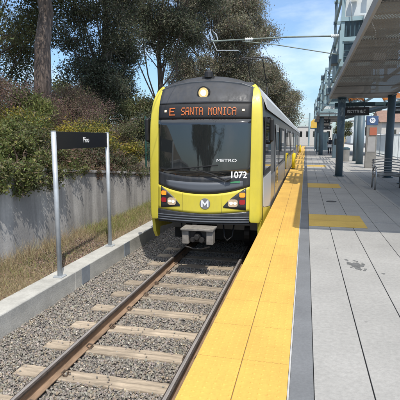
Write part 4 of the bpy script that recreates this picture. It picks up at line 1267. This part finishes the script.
mb = MB(); mb.box(0.86, 0.94, 13.9, 14.55, ZA - 0.70, ZA + 0.10); mb.build('mounting_bracket', M['teal_lt'], ca)
def wire(x, z0, lab):
    mb = MB(); pts = []
    for k in range(60):
        y = -20 + k * 2.6
        pts.append((x, y, z0))
    mb.tube(pts, 0.005, 5); tag(mb.build('overhead_wire', M['iron']), lab, 'wire', 'wires above the track')
wire(TC - 0.05, TOR + 5.75, 'lower contact wire touching the pantograph above the train')
mb = MB(); mb.tube([(TC, -20, 6.1)] + [(TC, y, 5.9 + 0.0006 * (y - 14) ** 2 if y < 45 else 6.4) for y in range(-10, 130, 6)], 0.008, 5); tag(mb.build('messenger_wire', M['iron']), 'upper messenger wire sagging high above the train', 'wire', 'wires above the track')
# far overhead line poles beyond the platform
for k, (x, y, lab) in enumerate(((0.6, 96, 'overhead line pole beyond the end of the platform'), (0.7, 130, 'most distant overhead line pole by the track'))):
    t = thing('line_pole', lab, 'pole', (x, y, -1.4), 'overhead line poles')
    mb = MB(); mb.tube([(x, y, -1.45), (x, y, 6.8)], 0.14, 10); mb.build('pole', M['teal_lt'], t)
    mb = MB(); mb.tube([(x, y, 5.7), (TC - 0.4, y, 5.6)], 0.04, 8); mb.tube([(x, y, 5.0), (TC + 0.3, y, 5.55)], 0.03, 8); mb.build('arm', M['galv'], t)

# ------------------------------------------------------------------ platform details
def pad(x0, x1, y0, y1, lab):
    mb = MB(); mb.box(x0, x1, y0, y1, 0.0015, 0.006); tag(mb.build('tactile_pad', M['pad']), lab, 'tactile pad', 'yellow tactile pads set into the deck')
pad(0.110, 1.16, 8.45, 9.78, 'nearer ochre tactile pad on the grey deck')
pad(0.110, 1.19, 15.2, 16.6, 'farther ochre tactile pad on the shaded deck')
pad(0.110, 1.19, 26.5, 28, 'third ochre tactile pad past the thick column')
t = thing('drain_cover', 'small round metal cover set in the shaded deck', 'cover', (0.70, 11.9, 0))
mb = MB(); mb.tube([(0.70, 11.9, 0.001), (0.70, 11.9, 0.008)], 0.13, 24); mb.build('lid', M['iron'], t)
mb = MB()
for a in (-0.06, 0, 0.06): mb.box(0.70 + a - 0.012, 0.70 + a + 0.012, 11.82, 11.98, 0.0085, 0.012)
mb.build('ridge', M['clip'], t)
# dark scuff on the deck: irregular flat patches of spilt tar
def splat(cx, cy, rx, ry, n, seed):
    r_ = random.Random(seed); p = []
    for i in range(n):
        a = 2 * math.pi * i / n; k = r_.uniform(0.55, 1.15)
        p.append((cx + math.cos(a) * rx * k, cy + math.sin(a) * ry * k))
    return p
mb = MB()
rs_ = random.Random(77)
for k in range(70):
    a_, b_ = max(-0.9, min(0.9, rs_.gauss(0, 0.5))), max(-0.9, min(0.9, rs_.gauss(0, 0.5)))
    r_ = rs_.uniform(0.006, 0.030) * (1.5 if abs(a_) + abs(b_) < 0.6 else 0.8)
    mb.prism_z(splat(0.69 + 0.11 * a_, 5.92 + 0.22 * b_ - 0.05 * a_, r_ * 1.2, r_ * 1.6, 11, k), 0.0004, 0.0010 + 0.00003 * k)
tag(mb.build('deck_stain', M['stain']), 'dark ragged stain on the pale deck planks', 'stain')
mb = MB(); mb.prism_z(splat(0.98, 5.6, 0.022, 0.03, 12, 8), 0.0005, 0.0025); tag(mb.build('gum_spot', M['stain']), 'small dark gum spot right of the larger deck stain', 'stain')

# yellow delineator posts at the gap between cars
def bollard(x, y, h, lab):
    t = thing('yellow_bollard', lab, 'bollard', (x, y, 0), 'yellow posts along the platform edge')
    mb = MB(); mb.tube([(x, y, 0.02), (x, y, h * 0.6), (x, y, h - 0.04), (x, y, h)], [0.085, 0.08, 0.08, 0.05], 14); mb.build('post', M['yellow_post'], t, smooth=True)
    mb = MB(); mb.tube([(x, y, 0.003), (x, y, 0.03)], 0.13, 14); mb.build('base', M['rubber'], t)
bollard(-0.62, 24.2, 0.82, 'nearest yellow post on the tactile edge beside the train')
bollard(-0.62, 25.6, 0.82, 'yellow post just behind the nearest one')
bollard(-0.62, 52, 0.82, 'distant yellow post far along the tactile edge')
bollard(-0.62, 54, 0.82, 'most distant yellow post far along the tactile edge')

# curved steel bench at right
bt = thing('steel_bench', 'curved brushed steel bench with loop arms on the shaded platform', 'bench', (3.0, 15.2, 0))
bx0, bx1, by = 2.16, 4.0, 15.2
def bench_prof(t): return (by - 0.26 + 0.55 * t, 0.50 - 0.10 * math.sin(t * math.pi) + 0.0 * t)
mb = MB()
for k in range(9):
    y, z = bench_prof(k / 8)
    pts = [(bx0 + (bx1 - bx0) * q / 10, y, z + 0.05 * math.sin(q / 10 * math.pi * 2)) for q in range(11)]
    mb.tube(pts, 0.018, 6)
mb.build('seat', M['steel'], bt, smooth=True)
mb = MB()
for k in range(5):
    z = 0.58 + k * 0.085
    pts = [(bx0 + (bx1 - bx0) * q / 10, by + 0.33 + 0.03 * k, z + 0.05 * math.sin(q / 10 * math.pi * 2)) for q in range(11)]
    mb.tube(pts, 0.016, 6)
mb.build('backrest', M['steel'], bt, smooth=True)
for x in (bx0 + 0.05, (bx0 + bx1) / 2, bx1 - 0.05):
    mb = MB(); mb.tube([(x, by - 0.22, 0.0), (x, by - 0.27, 0.25), (x, by - 0.27, 0.48), (x, by - 0.24, 0.68), (x, by - 0.05, 0.74), (x, by + 0.2, 0.70), (x, by + 0.34, 0.62)], 0.028, 8); mb.build('arm_loop', M['steel'], bt, smooth=True)
    mb = MB(); mb.tube([(x, by + 0.50, 0.0), (x, by + 0.36, 0.35), (x, by + 0.36, 0.65), (x, by + 0.46, 0.95)], 0.028, 8); mb.build('leg', M['steel'], bt, smooth=True)
    mb = MB(); mb.tube([(x, by - 0.26, 0.40), (x, by + 0.36, 0.40)], 0.022, 8); mb.build('cross_bar', M['steel'], bt, smooth=True)

# information pylon
py = thing('information_pylon', 'tall grey information pylon with blue top and red panel', 'pylon', (3.50, 26, 0))
mb = MB(); mb.box(3.22, 3.78, 25.9, 26.15, 0.002, 2.35); mb.build('body', M['pylon_grey'], py, bevel=0.02)
mb = MB(); mb.box(3.20, 3.8, 25.88, 26.17, 2.352, 2.85); mb.build('blue_cap', M['blue'], py, bevel=0.02)
mb = MB(); mb.tube([(3.50, 25.86, 2.60), (3.50, 25.879, 2.60)], 0.15, 20); em = mb.build('emblem', M['white_paint'], py)
place_text('lettering', 'M', 0.26, Vector((3.50, 25.855, 2.60)), M['blue'], py)
mb = MB(); mb.box(3.38, 3.75, 25.88, 25.899, 1.80, 2.22); mb.build('red_panel', M['red'], py)
mb = MB(); mb.box(3.30, 3.70, 25.88, 25.899, 0.9, 1.7); mb.build('map_panel', M['fascia'], py)
# litter bin and ticket machine further along
tb = thing('litter_bin', 'grey round litter bin behind the slim platform columns', 'bin', (2.75, 33, 0))
mb = MB(); mb.tube([(2.75, 33, 0.003), (2.75, 33, 0.85)], [0.28, 0.31], 20); mb.build('body', M['pylon_grey'], tb)
mb = MB(); mb.tube([(2.75, 33, 0.852), (2.75, 33, 0.93), (2.75, 33, 1.0)], [0.33, 0.32, 0.18], 20); mb.build('lid', M['teal_dk'], tb, smooth=False)
tv = thing('ticket_machine', 'blue grey ticket machine with yellow side stripe', 'machine', (2.45, 38.5, 0))
mb = MB(); mb.box(2.15, 2.95, 38.2, 38.8, 0.002, 2.0); mb.build('cabinet', M['teal'], tv, bevel=0.03)
mb = MB(); mb.box(2.97, 3.07, 38.2, 38.8, 0.3, 1.75); mb.build('side_stripe', M['yellow_sign'], tv)
mb = MB(); mb.box(2.3, 2.8, 38.18, 38.199, 1.1, 1.6); mb.build('screen', M['t_glass'], tv)
# wind screen panels behind the columns under second canopy
for k, (x, lab) in enumerate(((1.7, 'glass windscreen panel under the second canopy'),)):
    t = thing('glass_screen', lab, 'screen', (x, 48, 0), 'glass screens on the platform')
    mb = MB(); mb.box(x - 0.55, x + 0.55, 48, 48.03, 0.35, 2.2); mb.build('pane', M['teal_lt'], t)
    mb = MB(); mb.box(x - 0.6, x - 0.552, 47.98, 48.05, 0.002, 2.3); mb.box(x + 0.552, x + 0.6, 47.98, 48.05, 0.002, 2.3); mb.box(x - 0.55, x + 0.55, 47.98, 48.05, 2.21, 2.29); mb.build('frame', M['teal'], t)

# yellow sign on a post beyond
ys_ = thing('yellow_sign', 'yellow orange box sign on a pole at the far platform end', 'sign', (1.13, 60, 0))
mb = MB(); mb.tube([(1.13, 60.1, 0.0), (1.13, 60.1, 4.6)], 0.07, 10); mb.build('pole', M['teal'], ys_)
mb = MB(); mb.prism_y([(0.55, 2.95), (1.72, 2.95), (1.72, 3.75), (1.40, 4.05), (0.86, 4.05), (0.55, 3.75)], 59.85, 60.0); mb.build('sign_face', M['yellow_sign'], ys_)
mb = MB(); mb.box(0.5, 1.77, 59.83, 60.02, 2.83, 2.94); mb.build('lower_bar', M['teal_dk'], ys_)

# white picket fence at the back of the platform
pf = thing('picket_railing', 'pale steel picket railing behind the bench', 'railing', (7.2, 38, -0.06))
for k in range(9):
    yy = 26 + k * 3.0
    mb = MB(); mb.box(7.16, 7.24, yy - 0.04, yy + 0.04, -0.06, 2.1); mb.build('post', M['white_metal'], pf)
mb = MB()
for k in range(8 * 20):
    yy = 26 + 0.15 * (k + 0.5); mb.box(7.185, 7.215, yy - 0.015, yy + 0.015, 0.05, 1.98)
for zz in (0.12, 1.95): mb.box(7.17, 7.23, 26, 50, zz - 0.03, zz + 0.03)
mb.build('picket_panel', M['white_metal'], pf)

# ------------------------------------------------------------------ person waiting far along the platform
def skin_mesh(name, pts, edges, radii, mat, parent, root=0, sub=2):
    me = bpy.data.meshes.new(name); me.from_pydata(pts, edges, []); me.update()
    o = link(name, me, parent)
    sk = o.modifiers.new('skin', 'SKIN'); sk.use_smooth_shade = True
    for i, r_ in enumerate(radii):
        v = me.skin_vertices[0].data[i]; v.radius = (r_, r_) if not isinstance(r_, tuple) else r_; v.use_root = (i == root)
    s = o.modifiers.new('sub', 'SUBSURF'); s.levels = sub; s.render_levels = sub
    me.materials.append(mat)
    return o
PX, PY = 2.36, 46.3
pr = thing('person', 'person in dark clothes with a pale bag standing far down the platform', 'person', (PX, PY, 0))
def PP(x, y, z): return (PX + x, PY + y, z)
pts = [PP(0,0,0.92), PP(0,0,1.12), PP(0,-0.01,1.34), PP(0,0,1.45), PP(0,-0.01,1.52), PP(0,-0.02,1.62),
       PP(-0.17,0,1.40), PP(-0.22,0.03,1.12), PP(-0.20,-0.06,0.88), PP(-0.20,-0.08,0.80),
       PP(0.17,0,1.40), PP(0.23,0.02,1.13), PP(0.13,-0.16,1.00), PP(0.07,-0.20,0.99),
       PP(-0.09,0,0.86), PP(-0.10,-0.01,0.48), PP(-0.10,0.02,0.09), PP(-0.11,-0.12,0.04),
       PP(0.09,0,0.86), PP(0.10,-0.02,0.48), PP(0.11,0.03,0.09), PP(0.13,-0.11,0.04)]
ed = [(0,1),(1,2),(2,3),(3,4),(4,5),(2,6),(6,7),(7,8),(8,9),(2,10),(10,11),(11,12),(12,13),(0,14),(14,15),(15,16),(16,17),(0,18),(18,19),(19,20),(20,21)]
ra = [(0.15,0.11),(0.135,0.1),(0.16,0.11),0.06,0.055,0.095,0.055,0.045,0.035,0.04,0.055,0.045,0.035,0.04,0.085,0.06,0.042,0.04,0.085,0.06,0.042,0.04]
skin_mesh('body', pts, ed, ra, M['skin'], pr)
i_ = [0,1,2,3,6,7,10,11,12]; mp_ = {k: j for j, k in enumerate(i_)}
skin_mesh('jacket', [pts[k] for k in i_], [(mp_[a], mp_[b]) for a, b in ed if a in mp_ and b in mp_], [(0.175,0.135),(0.155,0.12),(0.18,0.13),0.07,0.072,0.06,0.072,0.06,0.05], M['cloth_dark'], pr)
i_ = [0,14,15,16,18,19,20]; mp_ = {k: j for j, k in enumerate(i_)}
skin_mesh('trousers', [pts[k] for k in i_], [(mp_[a], mp_[b]) for a, b in ed if a in mp_ and b in mp_], [(0.165,0.125),0.10,0.078,0.06,0.10,0.078,0.06], M['cloth_dark'], pr)
skin_mesh('hair', [PP(0,0.02,1.69), PP(0,0.05,1.60), PP(0,0.06,1.46)], [(0,1),(1,2)], [0.095,0.10,0.07], M['hair'], pr)
mb = MB()
mb.tube([PP(-0.035,-0.112,1.635), PP(-0.035,-0.118,1.635)], 0.012, 8); mb.tube([PP(0.035,-0.112,1.635), PP(0.035,-0.118,1.635)], 0.012, 8); mb.tube([PP(-0.025,-0.108,1.565), PP(0.025,-0.108,1.565)], 0.008, 6)
mb.build('face_features', M['hair'], pr)
t = thing('shoulder_bag', 'pale shoulder bag held by the distant person', 'bag', (PX - 0.05, PY - 0.2, 0.85))
mb = MB(); mb.box(PX - 0.24, PX + 0.14, PY - 0.27, PY - 0.17, 0.72, 1.02); mb.build('bag_body', M['cloth_white'], t, bevel=0.03)
mb = MB(); mb.tube([PP(-0.22,-0.20,1.02), PP(-0.19,-0.16,1.3), PP(-0.15,0.0,1.48), PP(-0.18,0.13,1.3)], 0.015, 6); mb.build('strap', M['cloth_white'], t)

# ------------------------------------------------------------------ beyond the station
tk = thing('white_van', 'white delivery van parked on the street beyond the pylon', 'van', (8.3, 49, -0.055))
mb = MB(); mb.prism_x([(47.0, 0.3), (47.0, 1.05), (47.9, 1.25), (48.6, 2.1), (52.6, 2.15), (52.6, 0.3)], 7.3, 9.2); mb.build('body', M['truck_white'], tk, bevel=0.06)
mb = MB(); mb.add([(7.45, 47.88, 1.30), (9.05, 47.88, 1.30), (9.05, 48.50, 2.02), (7.45, 48.50, 2.02)], [(0,1,2,3)]); mb.build('windscreen', M['t_glass'], tk)
for x in (7.55, 8.95):
    mb = MB(); mb.box(x - 0.13, x + 0.13, 46.93, 46.99, 0.72, 0.92); mb.build('headlight', M['white_metal'], tk)
mb = MB(); mb.box(7.8, 8.7, 46.95, 46.99, 0.5, 0.7); mb.build('grille', M['rubber'], tk)
for x in (7.28, 9.0):
    for y in (47.9, 51.6):
        mb = MB(); mb.tube([(x, y, 0.29), (x + 0.22, y, 0.29)], 0.34, 18); mb.build('wheel', M['rubber'], tk)
tk.location = (9.75, 60, -0.055)
def house(x0, x1, y0, y1, h, lab, roofm, wallm, wins, flat=False, z0=-0.06):
    t = thing('house', lab, 'house', ((x0 + x1) / 2, (y0 + y1) / 2, z0), 'buildings beyond the station')
    mb = MB(); mb.box(x0, x1, y0, y1, z0, h); mb.build('wall', wallm, t)
    mb = MB()
    if flat: mb.box(x0 - 0.2, x1 + 0.2, y0 - 0.2, y1 + 0.2, h + 0.002, h + 0.3)
    else: mb.prism_x([(y0 - 0.5, h + 0.002), ((y0 + y1) / 2, h + 2.2), (y1 + 0.5, h + 0.002)], x0 - 0.4, x1 + 0.4)
    mb.build('roof', roofm, t)
    for i in range(wins):
        x = x0 + (x1 - x0) * (i + 0.5) / wins
        mb = MB(); mb.box(x - 0.6, x + 0.6, y0 - 0.05, y0 - 0.003, h * 0.35, h * 0.72); mb.build('window', M['t_glass'], t)
    return t
house(12, 22, 78, 88, 4.2, 'pale house with brown tiled roof beyond the street', M['rooftile'], M['stucco'], 3)
house(24, 36, 92, 104, 4.6, 'wide pale house with tiled roof among the street trees', M['rooftile'], M['stucco'], 4)
house(-3.5, 10, 185, 200, 6.0, 'low pale building closing the view down the track', M['fascia'], M['stucco'], 5, True, -1.4)
house(14, 30, 150, 165, 7, 'pale flat roofed block behind the far canopy', M['fascia'], M['white_metal'], 5, True)

# ================================================================== PLANTING
# big trees on the bank
tree('eucalyptus_tree', 'big eucalyptus with thick brown trunk on the bank at left', 'tree', (-10.2, 15.8, bank(-10.2, 15.8)), 15, 0.36,
     ((-0.6, 0, 9.2), (4.6, 4.2, 4.3)), 54, 1.2, (0.17, 0.045), M['leaf_olive'], M['bark'], per=1200, lean=(0.4, 0.3), droop=0.9, low=0.42, seed=4,
     extra=[((-10.9, 13.2, 5.6), (1.1, 1.2, 1.0)), ((-12.5, 13.6, 5.0), (1.4, 1.3, 1.5)), ((-9.0, 14.2, 7.6), (1.2, 1.1, 0.9))])
tree('dark_evergreen_tree', 'dense dark evergreen tree between trunk and train', 'tree', (-11.6, 23.5, 0.8), 13, 0.34,
     ((0.3, 0, 7.4), (2.5, 2.4, 5.6)), 70, 1.0, (0.14, 0.055), M['leaf_dark'], M['bark_pale'], per=1700, lean=(0.8, 0), droop=0.4, low=0.25, seed=9)
tree('dark_evergreen_tree', 'dark leafy tree with spreading branches right behind the evergreen', 'tree', (-10.8, 31.5, 0.4), 14, 0.30,
     ((0.8, 0, 11.0), (4.2, 3.4, 3.7)), 68, 1.05, (0.17, 0.065), M['leaf_dark'], M['bark'], per=1150, lean=(0.6, 0), droop=0.5, low=0.3, seed=14)
tree('eucalyptus_tree', 'tall grey green eucalyptus rising behind the train roof', 'tree', (-9.4, 50, 0.0), 21, 0.5,
     ((-0.5, 0, 12.0), (5.9, 5.5, 8.6)), 140, 1.30, (0.24, 0.075), M['leaf_euc'], M['bark'], per=850, droop=0.9, low=0.22, seed=21)
tree('eucalyptus_tree', 'smaller eucalyptus beyond the tall one at the train roof end', 'tree', (-8.2, 66, -0.4), 14, 0.35,
     ((1.6, 0, 7.6), (5.0, 4.0, 5.6)), 85, 1.45, (0.28, 0.09), M['leaf_euc'], M['bark'], per=650, droop=0.8, low=0.2, seed=33)
tree('dark_evergreen_tree', 'far left dark tree filling the gap behind the thick trunk', 'tree', (-17.5, 22, 1.6), 13, 0.35,
     ((0, 0, 7.5), (4.6, 3.5, 5.5)), 50, 1.25, (0.17, 0.06), M['leaf_olive'], M['bark'], per=750, droop=0.4, low=0.2, seed=41)
tree('laurel_tree', 'small rounded green tree beside the mesh fence', 'tree', (-9.4, 24.5, 0.3), 4.4, 0.12,
     ((0, 0, 2.3), (1.5, 1.5, 1.3)), 30, 0.62, (0.13, 0.06), M['leaf_olive'], M['bark'], per=1500, droop=0.2, low=0.1, seed=52)
# trees far off
far = [(-14, 82, -0.4, 11, 'distant round tree left of the track'), (-6.0, 112, -1.2, 8, 'distant low tree at the end of the train'),
       (9, 118, -0.1, 6.0, 'distant green tree behind the yellow sign'), (18, 70, -0.1, 4.6, 'green street tree in front of the pale house'),
       (22.5, 66, -0.1, 4.2, 'green street tree right of the pale house'), (14.0, 92, -0.1, 6, 'street tree behind the white van'),
       (29, 84, -0.1, 6, 'street tree by the wide pale house'), (-19, 40, 0.3, 6.5, 'low tree far behind the brown shrubs'), (-25, 46, 0.3, 8, 'dark low tree far behind the sign panel')]
for i, (x, y, z, h, lab) in enumerate(far):
    tree('street_tree', lab, 'tree', (x, y, z), h, 0.16 + h * 0.01, ((0, 0, h * 0.66), (h * 0.38, h * 0.38, h * 0.36)), 26, h * 0.14, (0.30, 0.16), M['leaf_green'] if i in (3, 4, 5) else M['leaf_olive'], M['bark'], per=360, group='trees beyond the station', droop=0.3, low=0.3, seed=60 + i)
# trees behind the viewer: the ones mirrored in the windscreen
tree('street_tree', 'forked street tree behind the viewer mirrored in the windscreen', 'tree', (-5.6, -13.5, -1.4), 8.5, 0.42,
     ((0.2, 0, 6.6), (9.0, 3.6, 2.5)), 26, 0.75, (0.18, 0.09), M['leaf_dark'], M['bark'], per=260, droop=0.6, low=0.25, seed=90)
tree('street_tree', 'large dark tree on the bank behind the viewer', 'tree', (-11, -22, bank(-11, -22)), 13, 0.4,
     ((0.3, 0, 7.2), (4.5, 4.2, 5.0)), 50, 1.2, (0.24, 0.12), M['leaf_dark'], M['bark'], per=420, droop=0.6, low=0.2, seed=91)
tree('street_tree', 'second dark tree farther behind the viewer', 'tree', (-8, -36, bank(-8, -36)), 11, 0.4,
     ((0.3, 0, 6.2), (4.5, 4.2, 4.6)), 40, 1.2, (0.26, 0.13), M['leaf_dark'], M['bark'], per=360, droop=0.6, low=0.2, seed=92)

# shrubs on the bank, each its own plant
def shrub(name, lab, x, y, rx, ry, rz, mats, leaf, per, nc, seed, hang=None, group='shrubs on the bank', tw=True, droop=0.2, zoff=0.0):
    r_ = random.Random(seed)
    z0 = bank(x, y) + zoff
    t = thing(name, lab, 'shrub', (x, y, z0), group)
    clumps = []
    for i in range(nc):
        a = r_.uniform(0, 2 * math.pi); k = math.sqrt(r_.random())
        zz = r_.uniform(0.15, 1.0) * (1 - 0.55 * k * k)
        clumps.append(((x + math.cos(a) * rx * k, y + math.sin(a) * ry * k, z0 + rz * zz), r_.uniform(0.2, 0.38) * (rx + rz) * 0.55))
    for h in hang or (): clumps.append(h)
    mb = MB()
    for (p, s) in clumps:
        limb(mb, (x + r_.uniform(-0.15, 0.15), y + r_.uniform(-0.15, 0.15), z0 - 0.1), p, 0.03, 0.008, 0.15, 5, 4)
        if tw:
            for _ in range(3):
                d = Vector((r_.gauss(0, 1), r_.gauss(0, 1), r_.gauss(0.5, 0.7))).normalized()
                limb(mb, p, Vector(p) + d * s * r_.uniform(1.1, 1.7), 0.008, 0.003, 0.1, 4, 3)
    mb.build('stem', M['twig'], t, fix=False)
    c = cloud([(p, (s, s, s * 0.85)) for p, s in clumps], per * 1.45)
    P = leaves(c, leaf[0] * 0.92, leaf[1] * 0.95, droop)
    mats = mats if isinstance(mats, list) else [mats]
    # leaf colour goes with the twig it grows on
    if len(mats) > 1:
        q = np.sin(c[:, 0] * 3.1 + seed) + np.sin(c[:, 1] * 2.7 + seed * 2) + np.sin(c[:, 2] * 3.7) + rng.normal(size=len(c)) * 0.8
        idx = np.digitize(q, np.quantile(q, [k / len(mats) for k in range(1, len(mats))]))
    else: idx = np.zeros(len(c))
    quads_mesh('foliage', P, mats, t, tones(len(P), 0.6, 1.4, 0.09), idx)
    return t
G, B_, Y_, O_, MV, BR = M['leaf_green'], M['leaf_bright'], M['leaf_yellow'], M['leaf_olive'], M['leaf_mauve'], M['leaf_brown']
SH = [
 # name, label, x, y, rx, ry, rz, materials
 ('green_shrub', 'light green shrub hanging over the wall at the left edge', -6.6, 7.6, 0.75, 0.9, 0.75, [G, B_], (0.085, 0.04), 3200, 22),
 ('green_shrub', 'light green shrub spilling over the wall left of the sign', -6.45, 9.3, 0.7, 0.9, 0.75, [G, B_, O_], (0.08, 0.04), 3200, 22),
 ('yellow_shrub', 'yellow green shrub above the left sign post', -7.2, 9.6, 0.95, 1.0, 1.0, [Y_, G, B_], (0.07, 0.035), 3000, 24),
 ('dry_shrub', 'brown dry shrub high on the bank at left edge', -8.2, 9.4, 1.1, 1.0, 1.0, [BR, MV, O_], (0.06, 0.025), 2600, 24),
 ('dry_shrub', 'mauve brown dry shrub below the thick trunk', -8.4, 11.8, 1.2, 1.1, 1.1, [MV, BR, O_], (0.06, 0.028), 2600, 26),
 ('green_shrub', 'green tuft growing in front of the thick trunk', -7.7, 11.3, 0.6, 0.55, 1.25, [G, B_], (0.10, 0.03), 3000, 16),
 ('dry_shrub', 'brown shrub with pale twigs behind the sign panel', -8.0, 14.0, 1.2, 1.2, 1.2, [BR, MV, O_], (0.06, 0.025), 2600, 26),
 ('yellow_shrub', 'yellow leaved shrub just above the black sign', -7.0, 13.2, 1.0, 1.0, 1.25, [Y_, G, Y_], (0.07, 0.035), 3000, 22),
 ('dry_shrub', 'rust brown low shrub under the sign panel', -6.5, 12.0, 0.6, 0.9, 0.55, [BR, M['leaf_dark']], (0.06, 0.03), 3200, 18),
 ('green_shrub', 'dark green shrub on the wall behind the right sign post', -6.8, 15.6, 0.8, 1.0, 1.1, [O_, G, Y_], (0.08, 0.035), 2800, 22),
 ('dry_shrub', 'brown shrub beside the start of the mesh fence', -7.4, 17.0, 0.9, 1.0, 1.3, [BR, O_], (0.07, 0.03), 2400, 20),
 ('green_shrub', 'dark shrub behind the mesh fence by the train mirror', -7.6, 20.0, 1.0, 1.2, 1.9, [M['leaf_dark'], O_], (0.10, 0.045), 2200, 26),
 ('dry_shrub', 'brown mauve shrub at the foot of the dark evergreen', -9.6, 17.6, 1.4, 1.3, 1.5, [MV, O_, BR], (0.07, 0.03), 2000, 26),
 ('yellow_shrub', 'small olive shrub between the brown ones at mid bank', -7.5, 10.4, 0.6, 0.6, 0.8, [O_, Y_], (0.07, 0.035), 3000, 14),
 ('green_shrub', 'leafy green shrub nearest the viewer on the bank', -7.2, 6.2, 0.9, 0.9, 1.0, [G, O_], (0.085, 0.04), 2600, 20),
 ('dry_shrub', 'dry twiggy shrub behind the trunk on the upper bank', -11.2, 19.0, 1.5, 1.3, 1.6, [BR, O_, MV], (0.07, 0.03), 1800, 24),
 ('dry_shrub', 'tall dry shrub left of the thick trunk', -11.2, 13.2, 1.3, 1.2, 1.5, [BR, O_, MV], (0.07, 0.03), 1800, 24),
 ('green_shrub', 'olive bush beyond the fence far along the wall', -7.8, 27, 1.2, 1.6, 2.2, [O_, M['leaf_dark']], (0.12, 0.05), 1600, 26),
]
D_ = M['leaf_dark']
SH += [
 ('trailing_shrub', 'dense green trailing shrub covering the wall top at left edge', -6.15, 8.4, 0.5, 1.0, 0.7, [G, B_, O_], (0.08, 0.04), 3600, 24),
 ('trailing_shrub', 'brown and green trailing shrub right behind the left sign post', -6.15, 10.3, 0.5, 0.9, 0.75, [O_, BR, G], (0.07, 0.035), 3400, 24),
 ('trailing_shrub', 'dark trailing shrub in shade beneath the sign panel', -6.35, 12.0, 0.5, 1.0, 0.75, [D_, O_, BR], (0.07, 0.035), 3400, 26),
 ('trailing_shrub', 'rust and dark trailing shrub left of the right sign post', -6.35, 13.6, 0.5, 0.9, 0.8, [BR, D_, O_], (0.07, 0.035), 3200, 24),
 ('trailing_shrub', 'dark trailing shrub at the low end of the planted wall', -6.45, 15.2, 0.5, 0.9, 0.8, [D_, O_], (0.07, 0.035), 3000, 22),
 ('trailing_shrub', 'light leaved trailing shrub low on the wall at the left edge', -6.0, 7.5, 0.35, 0.7, 0.4, [G, O_, B_], (0.08, 0.04), 3600, 20),
 ('trailing_shrub', 'green trailing shrub on the wall nearest the viewer', -6.15, 6.6, 0.5, 1.0, 0.6, [G, O_], (0.08, 0.04), 3400, 22),
]
for i, s in enumerate(SH):
    hang = None
    if i == 0: hang = [((WX - 0.02, 7.3, 0.95), 0.30), ((WX + 0.05, 8.0, 0.85), 0.28), ((WX + 0.02, 7.0, 0.8), 0.25), ((WX + 0.04, 7.7, 0.62), 0.2)]
    if i == 1: hang = [((WX + 0.0, 9.0, 0.85), 0.27), ((WX + 0.0, 9.9, 0.8), 0.24), ((WX + 0.05, 8.6, 0.7), 0.22)]
    if s[0] == "trailing_shrub":
        r_ = random.Random(500 + i); y_ = s[3]
        hang = [((WX + (r_.uniform(-0.05, 0.14) if y_ < 9.5 else r_.uniform(-0.2, 0.02)), y_ + r_.uniform(-0.85, 0.85), wall_top(y_) + (r_.uniform(-0.34, 0.15) if y_ < 9.5 else r_.uniform(-0.10, 0.16))), r_.uniform(0.15, 0.26) if y_ < 9.5 else r_.uniform(0.12, 0.19)) for _ in range(13)]
    shrub(*s[:7], s[7], s[8], s[9], s[10], 100 + i, hang)
